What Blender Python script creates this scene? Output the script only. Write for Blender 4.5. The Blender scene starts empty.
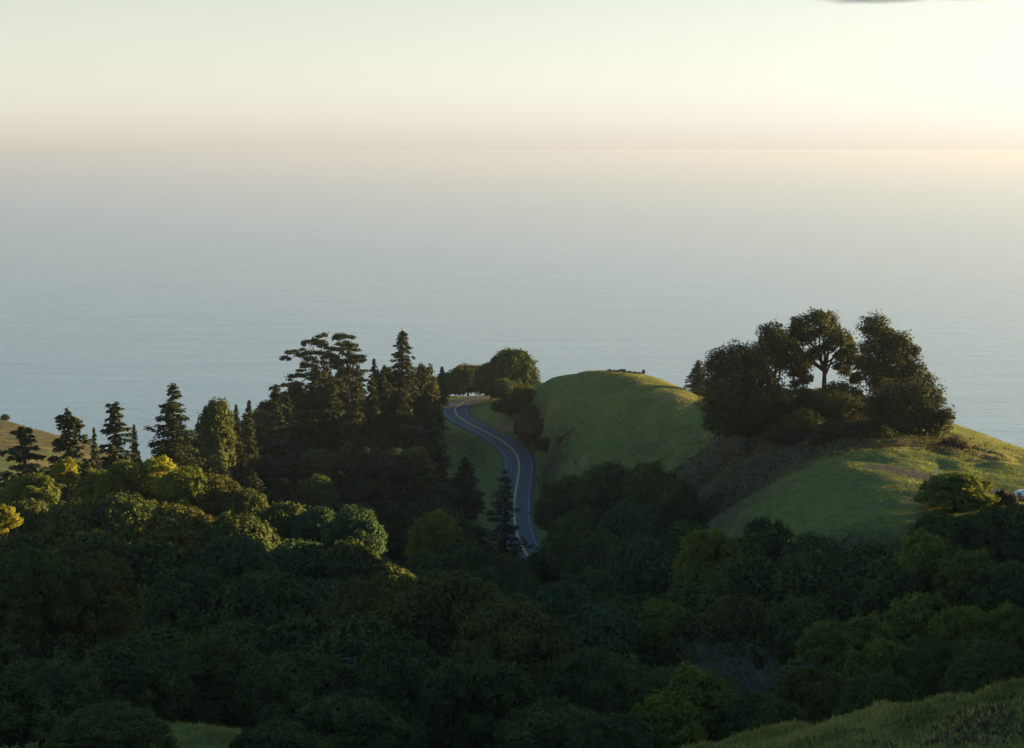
import bpy, bmesh, math, random
import numpy as np
from mathutils import Vector, Matrix, noise as mnoise

# ------------------------------------------------------------------ camera, sky, sun, exposure
SEA = 0.0
CAMZ = 560.0                      # a viewpoint high on a coastal ridge, 560 m above the sea
LENS = 70.0
F = 1024 * LENS / 36.0            # focal length in pixels
PITCH = math.radians(6.42)
SUN_AZ, SUN_EL = math.radians(72), math.radians(5.6)      # azimuth clockwise from the view direction
SUN_STRENGTH, SUN_COL = 5.0, (1.0, 0.76, 0.33)
SKY_STRENGTH = 0.108
EXPOSURE = 1.62
HAZE_DENSITY = 4.3e-5
HAZE_BAND, HAZE_TINT = 0.9, (1.03, 0.98, 0.88, 1)

sc = bpy.context.scene
cam = bpy.data.objects.new('camera', bpy.data.cameras.new('camera'))
sc.collection.objects.link(cam)
cam.location = (0, 0, CAMZ)
cam.rotation_euler = (math.pi / 2 - PITCH, 0, 0)
cam.data.lens = LENS; cam.data.sensor_width = 36
cam.data.clip_start = 0.5; cam.data.clip_end = 400000
sc.camera = cam
sc.view_settings.view_transform = 'Standard'
sc.view_settings.look = 'None'
sc.view_settings.exposure = EXPOSURE
sc.view_settings.gamma = 1.0
sc.cycles.volume_bounces = 2
sc.cycles.max_bounces = 6
sc.cycles.diffuse_bounces = 3
sc.cycles.transparent_max_bounces = 8

w = bpy.data.worlds.new('World'); sc.world = w; w.use_nodes = True
nt = w.node_tree; nt.nodes.clear()
def N(t, **k):
    n = nt.nodes.new(t)
    for a, v in k.items(): setattr(n, a, v)
    return n
sky = N('ShaderNodeTexSky', sky_type='NISHITA', sun_disc=False, sun_elevation=SUN_EL, sun_rotation=SUN_AZ,
        altitude=560, air_density=1.0, dust_density=0.3, ozone_density=2.2)
bg = N('ShaderNodeBackground'); out = N('ShaderNodeOutputWorld')
bg.inputs['Strength'].default_value = SKY_STRENGTH
# marine haze band low in the sky: the Nishita colour loses its saturation towards the horizon
tc = N('ShaderNodeTexCoord'); sep = N('ShaderNodeSeparateXYZ'); ramp = N('ShaderNodeMapRange', interpolation_type='SMOOTHSTEP')
bw = N('ShaderNodeRGBToBW'); mul = N('ShaderNodeMix', data_type='RGBA', blend_type='MULTIPLY'); mix = N('ShaderNodeMix', data_type='RGBA')
nt.links.new(tc.outputs['Generated'], sep.inputs[0]); nt.links.new(sep.outputs['Z'], ramp.inputs['Value'])
ramp.inputs['From Min'].default_value = 0.0; ramp.inputs['From Max'].default_value = 0.25
ramp.inputs['To Min'].default_value = HAZE_BAND; ramp.inputs['To Max'].default_value = 0.0
nt.links.new(sky.outputs[0], bw.inputs[0]); mul.inputs[0].default_value = 1.0
nt.links.new(bw.outputs[0], mul.inputs[6]); mul.inputs[7].default_value = HAZE_TINT
nt.links.new(ramp.outputs[0], mix.inputs[0]); nt.links.new(sky.outputs[0], mix.inputs[6]); nt.links.new(mul.outputs[2], mix.inputs[7])
low = N('ShaderNodeMapRange', interpolation_type='SMOOTHSTEP'); lowc = N('ShaderNodeMix', data_type='RGBA'); dim = N('ShaderNodeMix', data_type='RGBA', blend_type='MULTIPLY')
low.inputs['From Min'].default_value = -0.006; low.inputs['From Max'].default_value = 0.036
nt.links.new(sep.outputs['Z'], low.inputs['Value']); nt.links.new(low.outputs[0], lowc.inputs[0])
lowc.inputs[6].default_value = (.91, .89, .875, 1); lowc.inputs[7].default_value = (.95, .97, .97, 1); dim.inputs[0].default_value = 1.0
nt.links.new(mix.outputs[2], dim.inputs[6]); nt.links.new(lowc.outputs[2], dim.inputs[7])
nt.links.new(dim.outputs[2], bg.inputs[0]); nt.links.new(bg.outputs[0], out.inputs[0])

sd = Vector((math.sin(SUN_AZ) * math.cos(SUN_EL), math.cos(SUN_AZ) * math.cos(SUN_EL), math.sin(SUN_EL)))
sun = bpy.data.objects.new('sun', bpy.data.lights.new('sun', 'SUN'))
sc.collection.objects.link(sun)
sun.data.energy = SUN_STRENGTH; sun.data.color = SUN_COL; sun.data.angle = math.radians(0.6)
sun.rotation_euler = sd.to_track_quat('Z', 'Y').to_euler()
sun.location = (300, 100, CAMZ + 100)

# ------------------------------------------------------------------ helpers
rng = np.random.default_rng(11)
col = sc.collection
CP, SP = math.cos(PITCH), math.sin(PITCH)
def ray(px, py):
    u, v = (px - 512) / F, (374 - py) / F
    return np.array([u, CP + v * SP, -SP + v * CP])
def P(px, py, Y):                       # a point at ground distance Y, height measured from the viewpoint
    d = ray(px, py); return d * (Y / d[1])
def pix(x, y, z):                       # where a place lands in the frame (used only for laying out)
    c = y * CP - z * SP
    return 512 + F * x / c, 374 - F * (y * SP + z * CP) / c

def mesh_np(name, verts, faces, mats, smooth=False, tone=None, midx=None):
    """verts (n,3), faces (m,k) all of one size"""
    me = bpy.data.meshes.new(name); n, (m, k) = len(verts), faces.shape
    me.vertices.add(n); me.vertices.foreach_set('co', np.ascontiguousarray(verts, 'f').ravel())
    me.loops.add(m * k); me.loops.foreach_set('vertex_index', np.ascontiguousarray(faces, 'i').ravel())
    me.polygons.add(m); me.polygons.foreach_set('loop_start', np.arange(m, dtype='i') * k)
    me.polygons.foreach_set('loop_total', np.full(m, k, 'i'))
    if midx is not None: me.polygons.foreach_set('material_index', np.ascontiguousarray(midx, 'i'))
    if smooth: me.polygons.foreach_set('use_smooth', np.ones(m, bool))
    me.update(calc_edges=True)
    for mm in mats: me.materials.append(mm)
    if tone is not None:
        for nm, a in (tone.items() if isinstance(tone, dict) else [('tone', tone)]):
            at = me.attributes.new(nm, 'FLOAT', 'POINT'); at.data.foreach_set('value', np.ascontiguousarray(a, 'f'))
    return me
def link(name, me, parent=None, kind=None):
    o = bpy.data.objects.new(name, me); col.objects.link(o)
    if parent is not None: o.parent = parent
    if kind: o['kind'] = kind
    return o
def empty(name, loc, label, cat, group=None, rz=0.0, scale=(1, 1, 1)):
    o = bpy.data.objects.new(name, None); col.objects.link(o)
    o.location = loc; o.rotation_euler = (0, 0, rz); o.scale = scale; o.empty_display_size = 1
    o['label'] = label; o['category'] = cat
    if group: o['group'] = group
    return o

# ------------------------------------------------------------------ materials
class MT:
    def __init__(s, name):
        s.m = bpy.data.materials.new(name); s.m.use_nodes = True; s.t = s.m.node_tree; s.t.nodes.clear()
        s.out = s.n('ShaderNodeOutputMaterial')
    def n(s, t, ins=None, **k):
        n = s.t.nodes.new(t)
        for a, v in k.items(): setattr(n, a, v)
        for a, v in (ins or {}).items():
            if isinstance(v, bpy.types.NodeSocket): s.t.links.new(v, n.inputs[a])
            else: n.inputs[a].default_value = v
        return n
    def attr(s, name): return s.n('ShaderNodeAttribute', attribute_name=name).outputs['Fac']
    def noise(s, scale, detail=4, vec=None, rough=.55):
        ins = {'Scale': scale, 'Detail': detail, 'Roughness': rough}
        if vec is not None: ins['Vector'] = vec
        return s.n('ShaderNodeTexNoise', ins).outputs[0]
    def ramp(s, v, a, b):
        return s.n('ShaderNodeMapRange', {'Value': v, 'From Min': a, 'From Max': b}).outputs[0]
    def mix(s, f, a, b, mode='MIX'):
        n = s.n('ShaderNodeMix', data_type='RGBA', blend_type=mode)
        for i, v in ((0, f), (6, a), (7, b)):
            if isinstance(v, bpy.types.NodeSocket): s.t.links.new(v, n.inputs[i])
            elif i and len(v) == 3: n.inputs[i].default_value = (*v, 1)
            else: n.inputs[i].default_value = v
        return n.outputs[2]
    def math(s, op, a, b=0.0):
        return s.n('ShaderNodeMath', {0: a, 1: b}, operation=op).outputs[0]
    def done(s, sh):
        s.t.links.new(sh, s.out.inputs['Surface']); return s.m
    def pos(s): return s.n('ShaderNodeNewGeometry').outputs['Position']

def simple(name, c, rough=.6, metal=0.0, var=.15, scale=3.0, spec=.5):
    M = MT(name); nz = M.noise(scale, 5)
    cc = M.mix(nz, [x * (1 - var) for x in c], [min(1, x * (1 + var)) for x in c])
    return M.done(M.n('ShaderNodeBsdfPrincipled', {'Base Color': cc, 'Roughness': rough, 'Metallic': metal, 'Specular IOR Level': spec}).outputs[0])

def leaf_mat(name, a, b, trans=.25, c3=None):
    M = MT(name)
    t = M.attr('tone')
    c = M.mix(t, a, b)
    r = M.n('ShaderNodeObjectInfo').outputs['Random']
    c = M.mix(M.math('MULTIPLY', r, .55), c, c3 or [b[0] * 1.25, b[1] * .95, b[2] * .8])
    dk = M.ramp(M.noise(.9, 3), .3, .7)
    c = M.mix(dk, M.mix(1.0, c, (.72, .72, .75), 'MULTIPLY'), c)
    d = M.n('ShaderNodeBsdfPrincipled', {'Base Color': c, 'Roughness': .75, 'Specular IOR Level': .12}).outputs[0]
    tr = M.n('ShaderNodeBsdfTranslucent', {'Color': M.mix(1.0, c, (1.5, 1.35, .7), 'MULTIPLY')}).outputs[0]
    ms = M.n('ShaderNodeMixShader', {0: trans, 1: d, 2: tr}).outputs[0]
    return M.done(ms)
K = 1.8
def kc(*c): return [x * K for x in c]
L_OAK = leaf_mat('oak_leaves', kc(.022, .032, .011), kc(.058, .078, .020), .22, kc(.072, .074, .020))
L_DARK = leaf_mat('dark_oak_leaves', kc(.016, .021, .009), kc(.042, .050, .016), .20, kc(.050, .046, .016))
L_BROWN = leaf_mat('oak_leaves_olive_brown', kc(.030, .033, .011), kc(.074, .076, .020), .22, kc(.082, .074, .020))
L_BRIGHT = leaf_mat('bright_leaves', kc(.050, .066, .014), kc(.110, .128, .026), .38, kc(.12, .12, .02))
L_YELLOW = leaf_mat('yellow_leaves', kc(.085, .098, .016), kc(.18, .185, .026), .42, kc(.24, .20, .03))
L_BLUE = leaf_mat('cool_green_leaves', kc(.022, .040, .018), kc(.048, .080, .030), .20)
L_FIR = leaf_mat('fir_needles', kc(.016, .026, .014), kc(.038, .050, .022), .12)
L_SCRUB = leaf_mat('brown_scrub_leaves', kc(.045, .034, .020), kc(.085, .062, .034), .15)
BARK = simple('bark', (.045, .037, .030), .9, var=.4, scale=2.0, spec=.1)
BARK_PALE = simple('pale_bark', (.26, .24, .22), .9, var=.3, scale=2.0, spec=.1)

# ground: grass, dry grass, brown brush and bare earth, mixed by painted zones of what grows there
M = MT('grassland')
p = M.pos()
n1, n2, n3 = M.noise(.055, 5, p), M.noise(.9, 4, p), M.noise(.22, 5, p)
mp = M.n('ShaderNodeMapping', {'Vector': p, 'Scale': (.35, 1.6, 1.0), 'Rotation': (0, 0, .5)}).outputs[0]; n4 = M.noise(.35, 4, mp)
grass = M.mix(M.ramp(n3, .3, .7), (.070, .098, .024), (.128, .156, .034)); grass = M.mix(M.ramp(n4, .45, .72), grass, (.105, .095, .040))
grass = M.mix(M.ramp(n2, .38, .75), grass, (.175, .185, .045))
dry = M.mix(n2, (.20, .135, .055), (.30, .215, .095))
brush = M.mix(M.ramp(n2, .3, .7), (.040, .037, .020), (.088, .076, .036))
dirt = M.mix(n2, (.070, .055, .038), (.150, .115, .080))
c = M.mix(M.ramp(M.math('ADD', M.attr('dry'), M.math('MULTIPLY', M.math('SUBTRACT', n1, .5), 2.8)), .35, .75), grass, dry)
c = M.mix(M.ramp(M.math('ADD', M.attr('brush'), M.math('MULTIPLY', M.math('SUBTRACT', n3, .5), 1.3)), .30, .75), c, brush)
c = M.mix(M.ramp(M.math('ADD', M.attr('dirt'), M.math('MULTIPLY', M.math('SUBTRACT', n3, .5), .8)), .35, .65), c, dirt)
h = M.math('ADD', M.math('MULTIPLY', n2, .30), M.math('MULTIPLY', M.noise(3.5, 3, p), .10))
bump = M.n('ShaderNodeBump', {'Height': h, 'Strength': .8, 'Distance': 1.0}).outputs[0]
GROUND = M.done(M.n('ShaderNodeBsdfPrincipled', {'Base Color': c, 'Roughness': .95, 'Specular IOR Level': .05, 'Normal': bump}).outputs[0])

def tuft_mat(name, a, b, trans=.35):
    M = MT(name); c = M.mix(M.attr('tone'), a, b); c = M.mix(M.ramp(M.noise(.3, 3, M.pos()), .35, .65), c, M.mix(1.0, c, (1.35, 1.1, 1.0), 'MULTIPLY'))
    d = M.n('ShaderNodeBsdfDiffuse', {'Color': c}).outputs[0]; t = M.n('ShaderNodeBsdfTranslucent', {'Color': c}).outputs[0]
    return M.done(M.n('ShaderNodeMixShader', {0: trans, 1: d, 2: t}).outputs[0])
TUFT = tuft_mat('grass_blades', (.105, .132, .034), (.340, .330, .100))
HEATH = tuft_mat('grey_brown_heath', (.050, .042, .028), (.115, .095, .065), .15)

M = MT('asphalt'); p = M.pos()
c = M.mix(M.noise(.25, 5, p), (.050, .050, .054), (.076, .076, .080)); c = M.mix(M.ramp(M.noise(8, 3, p), .3, .8), c, M.mix(1.0, c, (1.3, 1.3, 1.3), 'MULTIPLY'))
ASPHALT = M.done(M.n('ShaderNodeBsdfPrincipled', {'Base Color': c, 'Roughness': .8, 'Specular IOR Level': .3}).outputs[0])
M = MT('yellow_road_paint'); c = M.mix(M.ramp(M.noise(2.0, 5, M.pos()), .35, .65), (.58, .36, .06), (.70, .47, .10)); YPAINT = M.done(M.n('ShaderNodeBsdfPrincipled', {'Base Color': c, 'Roughness': .6}).outputs[0])
M = MT('white_road_paint'); c = M.mix(M.ramp(M.noise(1.5, 5, M.pos()), .35, .65), (.14, .145, .15), (.28, .285, .29)); WPAINT = M.done(M.n('ShaderNodeBsdfPrincipled', {'Base Color': c, 'Roughness': .6}).outputs[0])
GRAVEL = simple('road_gravel', (.10, .09, .07), .95, var=.35, scale=1.5, spec=.1)

M = MT('sea_water'); p = M.pos()
mp = M.n('ShaderNodeMapping', {'Vector': p, 'Scale': (1.0, 2.6, 1.0), 'Rotation': (0, 0, .35)}).outputs[0]
wv = M.math('ADD', M.math('MULTIPLY', M.noise(.016, 6, mp, .65), 7.0), M.math('MULTIPLY', M.noise(.0022, 4, mp), 12.0))
bump = M.n('ShaderNodeBump', {'Height': wv, 'Strength': .55, 'Distance': 1.0}).outputs[0]
c = M.mix(M.ramp(M.noise(.0011, 5, mp), .35, .65), (.15, .32, .38), (.18, .36, .42))
WATER = M.done(M.n('ShaderNodeBsdfPrincipled', {'Base Color': c, 'Roughness': .16, 'IOR': 1.33, 'Normal': bump}).outputs[0])

# ------------------------------------------------------------------ sea and haze
R = 150000
sea = link('sea', mesh_np('sea', np.array([(-R, -R, SEA), (R, -R, SEA), (R, R, SEA), (-R, R, SEA)]), np.array([[0, 1, 2, 3]]), [WATER]), kind='structure')
x0, x1, z0, z1 = -R - 20, R + 20, -8.0, CAMZ + 6.0
hv = np.array([(x, y, z) for z in (z0, z1) for y in (x0, x1) for x in (x0, x1)])
hf = np.array([[0, 2, 3, 1], [4, 5, 7, 6], [0, 1, 5, 4], [2, 6, 7, 3], [0, 4, 6, 2], [1, 3, 7, 5]])
M = MT('marine_haze')
hv_ = M.n('ShaderNodeVolumePrincipled', {'Color': (.53, .555, .69, 1), 'Density': HAZE_DENSITY, 'Anisotropy': .40})
M.t.links.new(hv_.outputs[0], M.out.inputs['Volume'])
link('haze', mesh_np('haze', hv, hf, [M.m]), kind='stuff')

# ------------------------------------------------------------------ terrain
ROAD = [(500, 396, 622), (470, 400, 612), (457, 406.5, 600), (455, 411, 590), (460, 418, 575), (473, 425.6, 560), (490, 434, 545),
        (505, 443, 530), (515.6, 453.5, 515), (519, 465, 498), (517.6, 480, 478), (514.7, 497.6, 457), (514.7, 521, 430),
        (518.5, 539, 412), (526, 553, 400), (545, 580, 378), (556, 602, 362), (585, 628, 342)]
TRACK = [(1120, 505, 276), (1070, 501, 282), (1024, 497, 288), (1000, 492.5, 293), (965, 485, 297), (930, 477, 301), (895, 469, 306), (878, 466, 309)]
def spline(pts, n=220):
    q = np.array([P(*p) for p in pts]); t = np.r_[0, np.cumsum(np.linalg.norm(np.diff(q, axis=0), axis=1))]
    m = np.zeros_like(q); m[1:-1] = (q[2:] - q[:-2]) / (t[2:] - t[:-2])[:, None]; m[0] = (q[1] - q[0]) / (t[1] - t[0]); m[-1] = (q[-1] - q[-2]) / (t[-1] - t[-2])
    o = []
    for s_ in np.linspace(0, t[-1], n):
        i = min(np.searchsorted(t, s_, 'right') - 1, len(t) - 2); hh = t[i + 1] - t[i]; u = (s_ - t[i]) / hh
        o.append((2*u**3-3*u*u+1)*q[i] + (u**3-2*u*u+u)*hh*m[i] + (-2*u**3+3*u*u)*q[i+1] + (u**3-u*u)*hh*m[i+1])
    o = np.array(o)
    for _ in range(6): o[1:-1] = (o[:-2] + 2 * o[1:-1] + o[2:]) / 4
    return o
road_c, track_c = spline(ROAD), spline(TRACK, 140)

G = [P(*q) for q in [
    # grassy hill: crest, then face
    (527, 389, 565), (545, 381, 542), (565, 376, 520), (600, 373, 498), (640, 376, 484), (665, 382, 468), (685, 390, 455), (705, 398, 440),
    (548, 402, 520), (556, 420, 500), (566, 440, 478), (574, 465, 455), (530, 415, 548), (520, 430, 538), (600, 400, 470), (640, 400, 462), (600, 440, 450), (640, 430, 448), (640, 470, 420), (600, 500, 408), (600, 560, 372),
    (680, 420, 430), (700, 450, 405), (700, 520, 332), (750, 480, 346), (750, 520, 306), (780, 480, 330), (715, 500, 350),
    # oak knoll: crest, then face
    (740, 394, 405), (780, 392, 392), (820, 389, 384), (860, 391, 378), (720, 430, 415), (735, 418, 402), (760, 420, 385), (718, 466, 378), (900, 400, 370), (950, 422, 355), (990, 434, 349), (1024, 445, 345), (1070, 462, 340),
    (780, 425, 366), (830, 430, 352), (900, 440, 338), (950, 450, 330), (1000, 462, 322), (830, 455, 330), (850, 480, 302), (850, 500, 290), (850, 530, 272), (800, 525, 290),
    (920, 500, 285), (990, 503, 280),
    # grass verge left of the road, distant hill at left edge
    (480, 445, 540), (490, 475, 495), (478, 490, 470), (450, 420, 580), (425, 405, 600), (470, 394, 640), (520, 393, 640),
    (-30, 414, 930), (0, 419, 900), (30, 427, 890), (60, 434, 880), (90, 446, 860), (0, 450, 780), (0, 480, 680), (-120, 410, 930),
    # left wood and conifer line
    (320, 450, 505), (400, 440, 520), (170, 500, 420), (115, 505, 395), (40, 520, 370), (250, 470, 460), (400, 500, 430), (460, 500, 430),
    # foreground slope, lower right and lower left
    (1024, 690, 100), (940, 706, 103), (870, 718, 106), (800, 731, 110), (720, 748, 116), (1024, 748, 82), (870, 760, 88), (1100, 675, 100),
    (200, 732, 124), (180, 723, 128), (236, 749, 119), (255, 762, 118), (120, 770, 115),
]]
G += [np.array(q, float) for q in [
    (30, 580, -80), (60, 560, -84), (30, 525, -59), (42, 508, -59), (20, 560, -69), (6, 600, -76), (48, 490, -60), (62, 402, -52), (78, 400, -53), (30, 650, -112), (80, 600, -105), (0, 720, -140), (100, 520, -100), (-60, 700, -130), (-80, 620, -100),
    (60, 440, -62), (90, 430, -66), (150, 450, -88), (120, 600, -130), (200, 400, -72), (250, 340, -66),
    (122, 302, -51), (150, 345, -62), (190, 310, -50), (260, 300, -50), (110, 320, -53),
    (0, 0, -2.0), (0, 30, -11.5), (-20, 60, -21.5), (12, 60, -20), (40, 60, -17), (30, 30, -9), (25, 135, -48), (12, 150, -53), (45, 120, -40), (45, 150, -50), (60, 100, -24), (-10, 116, -40), (3, 118, -39.5), (8, 112, -36.8), (-4, 100, -33), (-30, 116, -39),
    (80, 60, -8), (80, 130, -22), (105, 170, -20), (66, 180, -55), (122, 215, -17), (170, 245, -22), (88, 235, -54), (60, 250, -59), (118, 258, -32), (134, 270, -28), (170, 276, -26), (80, 265, -53),
    (140, 100, 0), (200, 60, 14), (200, 150, 0), (250, 230, -20), (320, 100, 6), (320, 200, -14), (400, 0, 10),
    (0, -60, 14), (-80, 0, -4), (-80, 100, -30), (100, -60, 20), (-150, 0, -14), (0, -200, 20), (200, -200, 30), (-200, -200, 0),
    (-35, 150, -46), (-8, 160, -50), (-60, 150, -45), (-60, 200, -52), (-20, 200, -59), (20, 200, -62), (45, 200, -60), (-25, 240, -60), (0, 250, -70), (30, 240, -66), (0, 300, -77),
    (20, 320, -77), (-49, 285, -58), (-75, 285, -59), (-25, 290, -66), (-10, 345, -81), (-45, 340, -74), (-80, 340, -70), (35, 300, -66), (35, 340, -74),
    (-120, 300, -66), (-120, 400, -82), (-150, 200, -55), (-160, 500, -110), (-120, 620, -120), (-250, 620, -135), (-250, 400, -105), (-250, 250, -80), (-260, 100, -50),
    (-70, 560, -88), (-120, 520, -96), (-45, 600, -84), (-10, 640, -86),
]]
near = len(G)
for r_, zz in ((1100, -250), (1500, -370), (2200, -520), (3200, -590)):
    for a_ in range(-90, 91, 20):
        x_, y_ = r_ * math.sin(math.radians(a_)), r_ * math.cos(math.radians(a_)) + 0
        G.append(np.array([x_, y_, zz * (1 if abs(a_) < 70 else .7)]))
for x_, y_, zz in ((0, -1000, -60), (700, -600, 0), (-700, -600, -120), (0, -2500, -200), (2500, -1500, -200), (-2500, -1500, -400), (900, 200, -120), (-800, 200, -260)): G.append(np.array([x_, y_, float(zz)]))
G += [q for q in road_c[4::9]] + [q for q in track_c[::12]]
G = np.array(G)
def tps_k(d2): return np.where(d2 > 0, d2 * np.log(np.maximum(d2, 1e-9)), 0) * .5
SC = 100.0
A = G[:, :2] / SC; n_ = len(A)
Km = tps_k(((A[:, None] - A[None]) ** 2).sum(-1)) + np.eye(n_) * 4e-3
Pm = np.c_[np.ones(n_), A]
sol = np.linalg.solve(np.block([[Km, Pm], [Pm.T, np.zeros((3, 3))]]), np.r_[G[:, 2], np.zeros(3)])
def seg_d(X, Y, line):                  # distance to a centre line and its height there
    d = np.full(X.shape, 1e9); zz = np.zeros(X.shape)
    m = (X > line[:, 0].min() - 40) & (X < line[:, 0].max() + 40) & (Y > line[:, 1].min() - 40) & (Y < line[:, 1].max() + 40)
    if m.any():
        q = np.c_[X[m], Y[m]]; dd = ((q[:, None] - line[None, :, :2]) ** 2).sum(-1); i = dd.argmin(1)
        d[m] = np.sqrt(dd[np.arange(len(i)), i]); zz[m] = line[i, 2]
    return d, zz
def fbm(X, Y, sc_, oct_=4, seed=0):     # smooth value noise, numpy
    o = np.zeros(X.shape); a = 1.0; tot = 0
    for k in range(oct_):
        f = 2 ** k / sc_; u, v = X * f + 17.3 * k + seed, Y * f + 5.1 * k - seed
        i, j = np.floor(u), np.floor(v); fu, fv = u - i, v - j; fu = fu*fu*(3-2*fu); fv = fv*fv*(3-2*fv)
        def hs(i, j): q = np.sin(i * 127.1 + j * 311.7 + seed * 7.7) * 43758.5453; return q - np.floor(q)
        o += a * ((hs(i, j) * (1 - fu) + hs(i + 1, j) * fu) * (1 - fv) + (hs(i, j + 1) * (1 - fu) + hs(i + 1, j + 1) * fu) * fv - .5); tot += a; a *= .5
    return o / tot
def height(X, Y, detail=True):
    X = np.asarray(X, float); Y = np.asarray(Y, float); sh = X.shape; X = X.ravel(); Y = Y.ravel(); Z = np.zeros(len(X))
    for s_ in range(0, len(X), 20000):
        x, y = X[s_:s_ + 20000] / SC, Y[s_:s_ + 20000] / SC
        Z[s_:s_ + 20000] = tps_k((x[:, None] - A[None, :, 0]) ** 2 + (y[:, None] - A[None, :, 1]) ** 2) @ sol[:n_] + sol[n_] + sol[n_ + 1] * x + sol[n_ + 2] * y
    if detail:
        nearfg = np.exp(-((X - 22) / 40) ** 2 - ((Y - 105) / 35) ** 2)
        Z += fbm(X, Y, 14, 3, 1) * .9 + fbm(X, Y, 3.2, 3, 5) * (.35 + 2.3 * nearfg) + fbm(X, Y, 90, 3, 9) * .5
        Z += 18 * np.exp(-((X - 124) / 14) ** 2 - ((Y - 271) / 12.5) ** 2)  # knoll out of view at right, added to keep low sun off the valley canopy
        kn = np.exp(-((X - 80) / 22) ** 2 - ((Y - 322) / 22) ** 2)
        Z += kn * (fbm(X, Y, 9, 3, 21) * 3.0 + fbm(X, Y, 3, 2, 23) * 1.6)
        gx = X - (79 + (Y - 330) * -.25 + 1.5 * np.sin(Y / 5)); Z -= 1.5 * np.exp(-(gx / 1.5) ** 2) * np.exp(-((Y - 332) / 14) ** 4)    # gully
    brg = X / np.maximum(Y, 60)            # bearing: the ridge is worn down a little along its length
    dz = np.interp(brg, np.array([500, 520, 540, 560, 580, 600, 620, 660, 680, 700, 720, 760, 840, 880, 900, 940, 960, 1020, 1060, 1200]) / F - 512 / F,
                   [0, 2, 9, 2, -3, -5, -7, -8, -8.5, -13, -8, 0, 0, -6, -10, -14, -15, -17, -17, 0])
    yc = np.interp(brg, np.array([520, 620, 700, 770, 860, 1000]) / F - 512 / F, [565, 512, 470, 400, 383, 375]); wd_ = np.interp(brg, np.array([700, 770]) / F - 512 / F, [90, 50])
    t = np.clip((Y - yc + wd_) / (wd_ * .8), 0, 1); t = t * t * (3 - 2 * t) * np.clip((900 - Y) / 200, 0, 1); Z += t * dz * Y / F
    for line, w0, w1 in ((road_c, 4.6, 11.0), (track_c, 3.4, 7.0)):
        d, zz = seg_d(X, Y, line); t = np.clip((d - w0) / (w1 - w0), 0, 1); t = t * t * (3 - 2 * t)
        Z = np.where(d < w1, (zz - .12) * (1 - t) + Z * t, Z)
    Z = np.maximum(Z, -CAMZ - 5)
    r = np.hypot(X, Y); far = np.clip((r - 2600) / 1600, 0, 1); Z = Z * (1 - far) + (-CAMZ - 5) * far
    return Z.reshape(sh)
def axis(a, b, st, far, gr=1.14):
    c_ = list(np.arange(a, b + .01, st)); s_ = st
    while c_[-1] < far: s_ *= gr; c_.append(c_[-1] + s_)
    s_ = st; lo = [a]
    while lo[-1] > -far: s_ *= gr; lo.append(lo[-1] - s_)
    return np.array(lo[:0:-1] + c_)
gx, gy = axis(-130, 135, 1.15, 4600), axis(55, 645, 1.25, 4600)
GX, GY = np.meshgrid(gx, gy); GZ = height(GX, GY)
def blob(px, py, Y, rx, ry, a=1.0):
    c_ = P(px, py, Y); return a * np.exp(-((GX - c_[0]) / rx) ** 2 - ((GY - c_[1]) / ry) ** 2)
brush = (blob(690, 480, 385, 20, 35, .62) + blob(640, 445, 430, 10, 14, .25) + blob(750, 450, 370, 14, 24, .75) + blob(800, 440, 355, 22, 16, .95) + blob(880, 440, 340, 16, 14, .9) + blob(527, 428, 530, 4, 22, .8)
         + blob(555, 450, 475, 5, 22, .9) + blob(955, 455, 328, 8, 8, .5) + blob(850, 545, 262, 30, 9, .9) + blob(735, 512, 330, 11, 18, .8)
         + blob(620, 378, 486, 6, 3, .6) + blob(30, 440, 860, 260, 160, .75) + blob(470, 450, 530, 9, 40, .38) + blob(600, 455, 440, 9, 12, .3))
dry = blob(30, 440, 860, 260, 160, .5) + blob(1000, 450, 335, 16, 26, .32) + blob(672, 386, 462, 10, 10, .35) + blob(960, 455, 325, 9, 12, .5) + blob(700, 440, 415, 12, 20, .3) + .08
dirt = blob(880, 462, 316, 14, 4, .25) + blob(990, 498, 287, 14, 5, .5) + blob(870, 452, 325, 12, 6, .3)
def sst(v, a, b): t = np.clip((v - a) / (b - a), 0, 1); return t * t * (3 - 2 * t)
leafy = sst(GY, 125, 150) * (1 - sst(GY, 285, 330)) * (1 - sst(GX - 18 - (GY - 130) * .05, 0, 30) * sst(GY, 238, 262)) \
    + sst(-14 - (GY - 430) * .05 - GX, 0, 12) * sst(GY, 290, 320) * (1 - sst(GY, 560, 640))
brush = np.clip(brush + .8 * leafy, 0, 1.2)
td_ = seg_d(GX.ravel(), GY.ravel(), track_c)[0].reshape(GX.shape); tw = 1 - sst(td_, 1.6, 3.4); dirt = dirt + tw * .75; brush = brush * (1 - tw * .6)
idx = np.arange(GX.size).reshape(GX.shape)
tf = np.stack([idx[:-1, :-1], idx[:-1, 1:], idx[1:, 1:], idx[1:, :-1]], -1).reshape(-1, 4)
link('hillside_terrain', mesh_np('terrain', np.stack([GX, GY, GZ + CAMZ], -1).reshape(-1, 3), tf, [GROUND], True,
     {'brush': brush.ravel(), 'dry': dry.ravel(), 'dirt': np.clip(dirt, 0, 1).ravel()}), kind='structure')
def gz(x, y): return float(height(np.array([x]), np.array([y]))[0])

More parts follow.
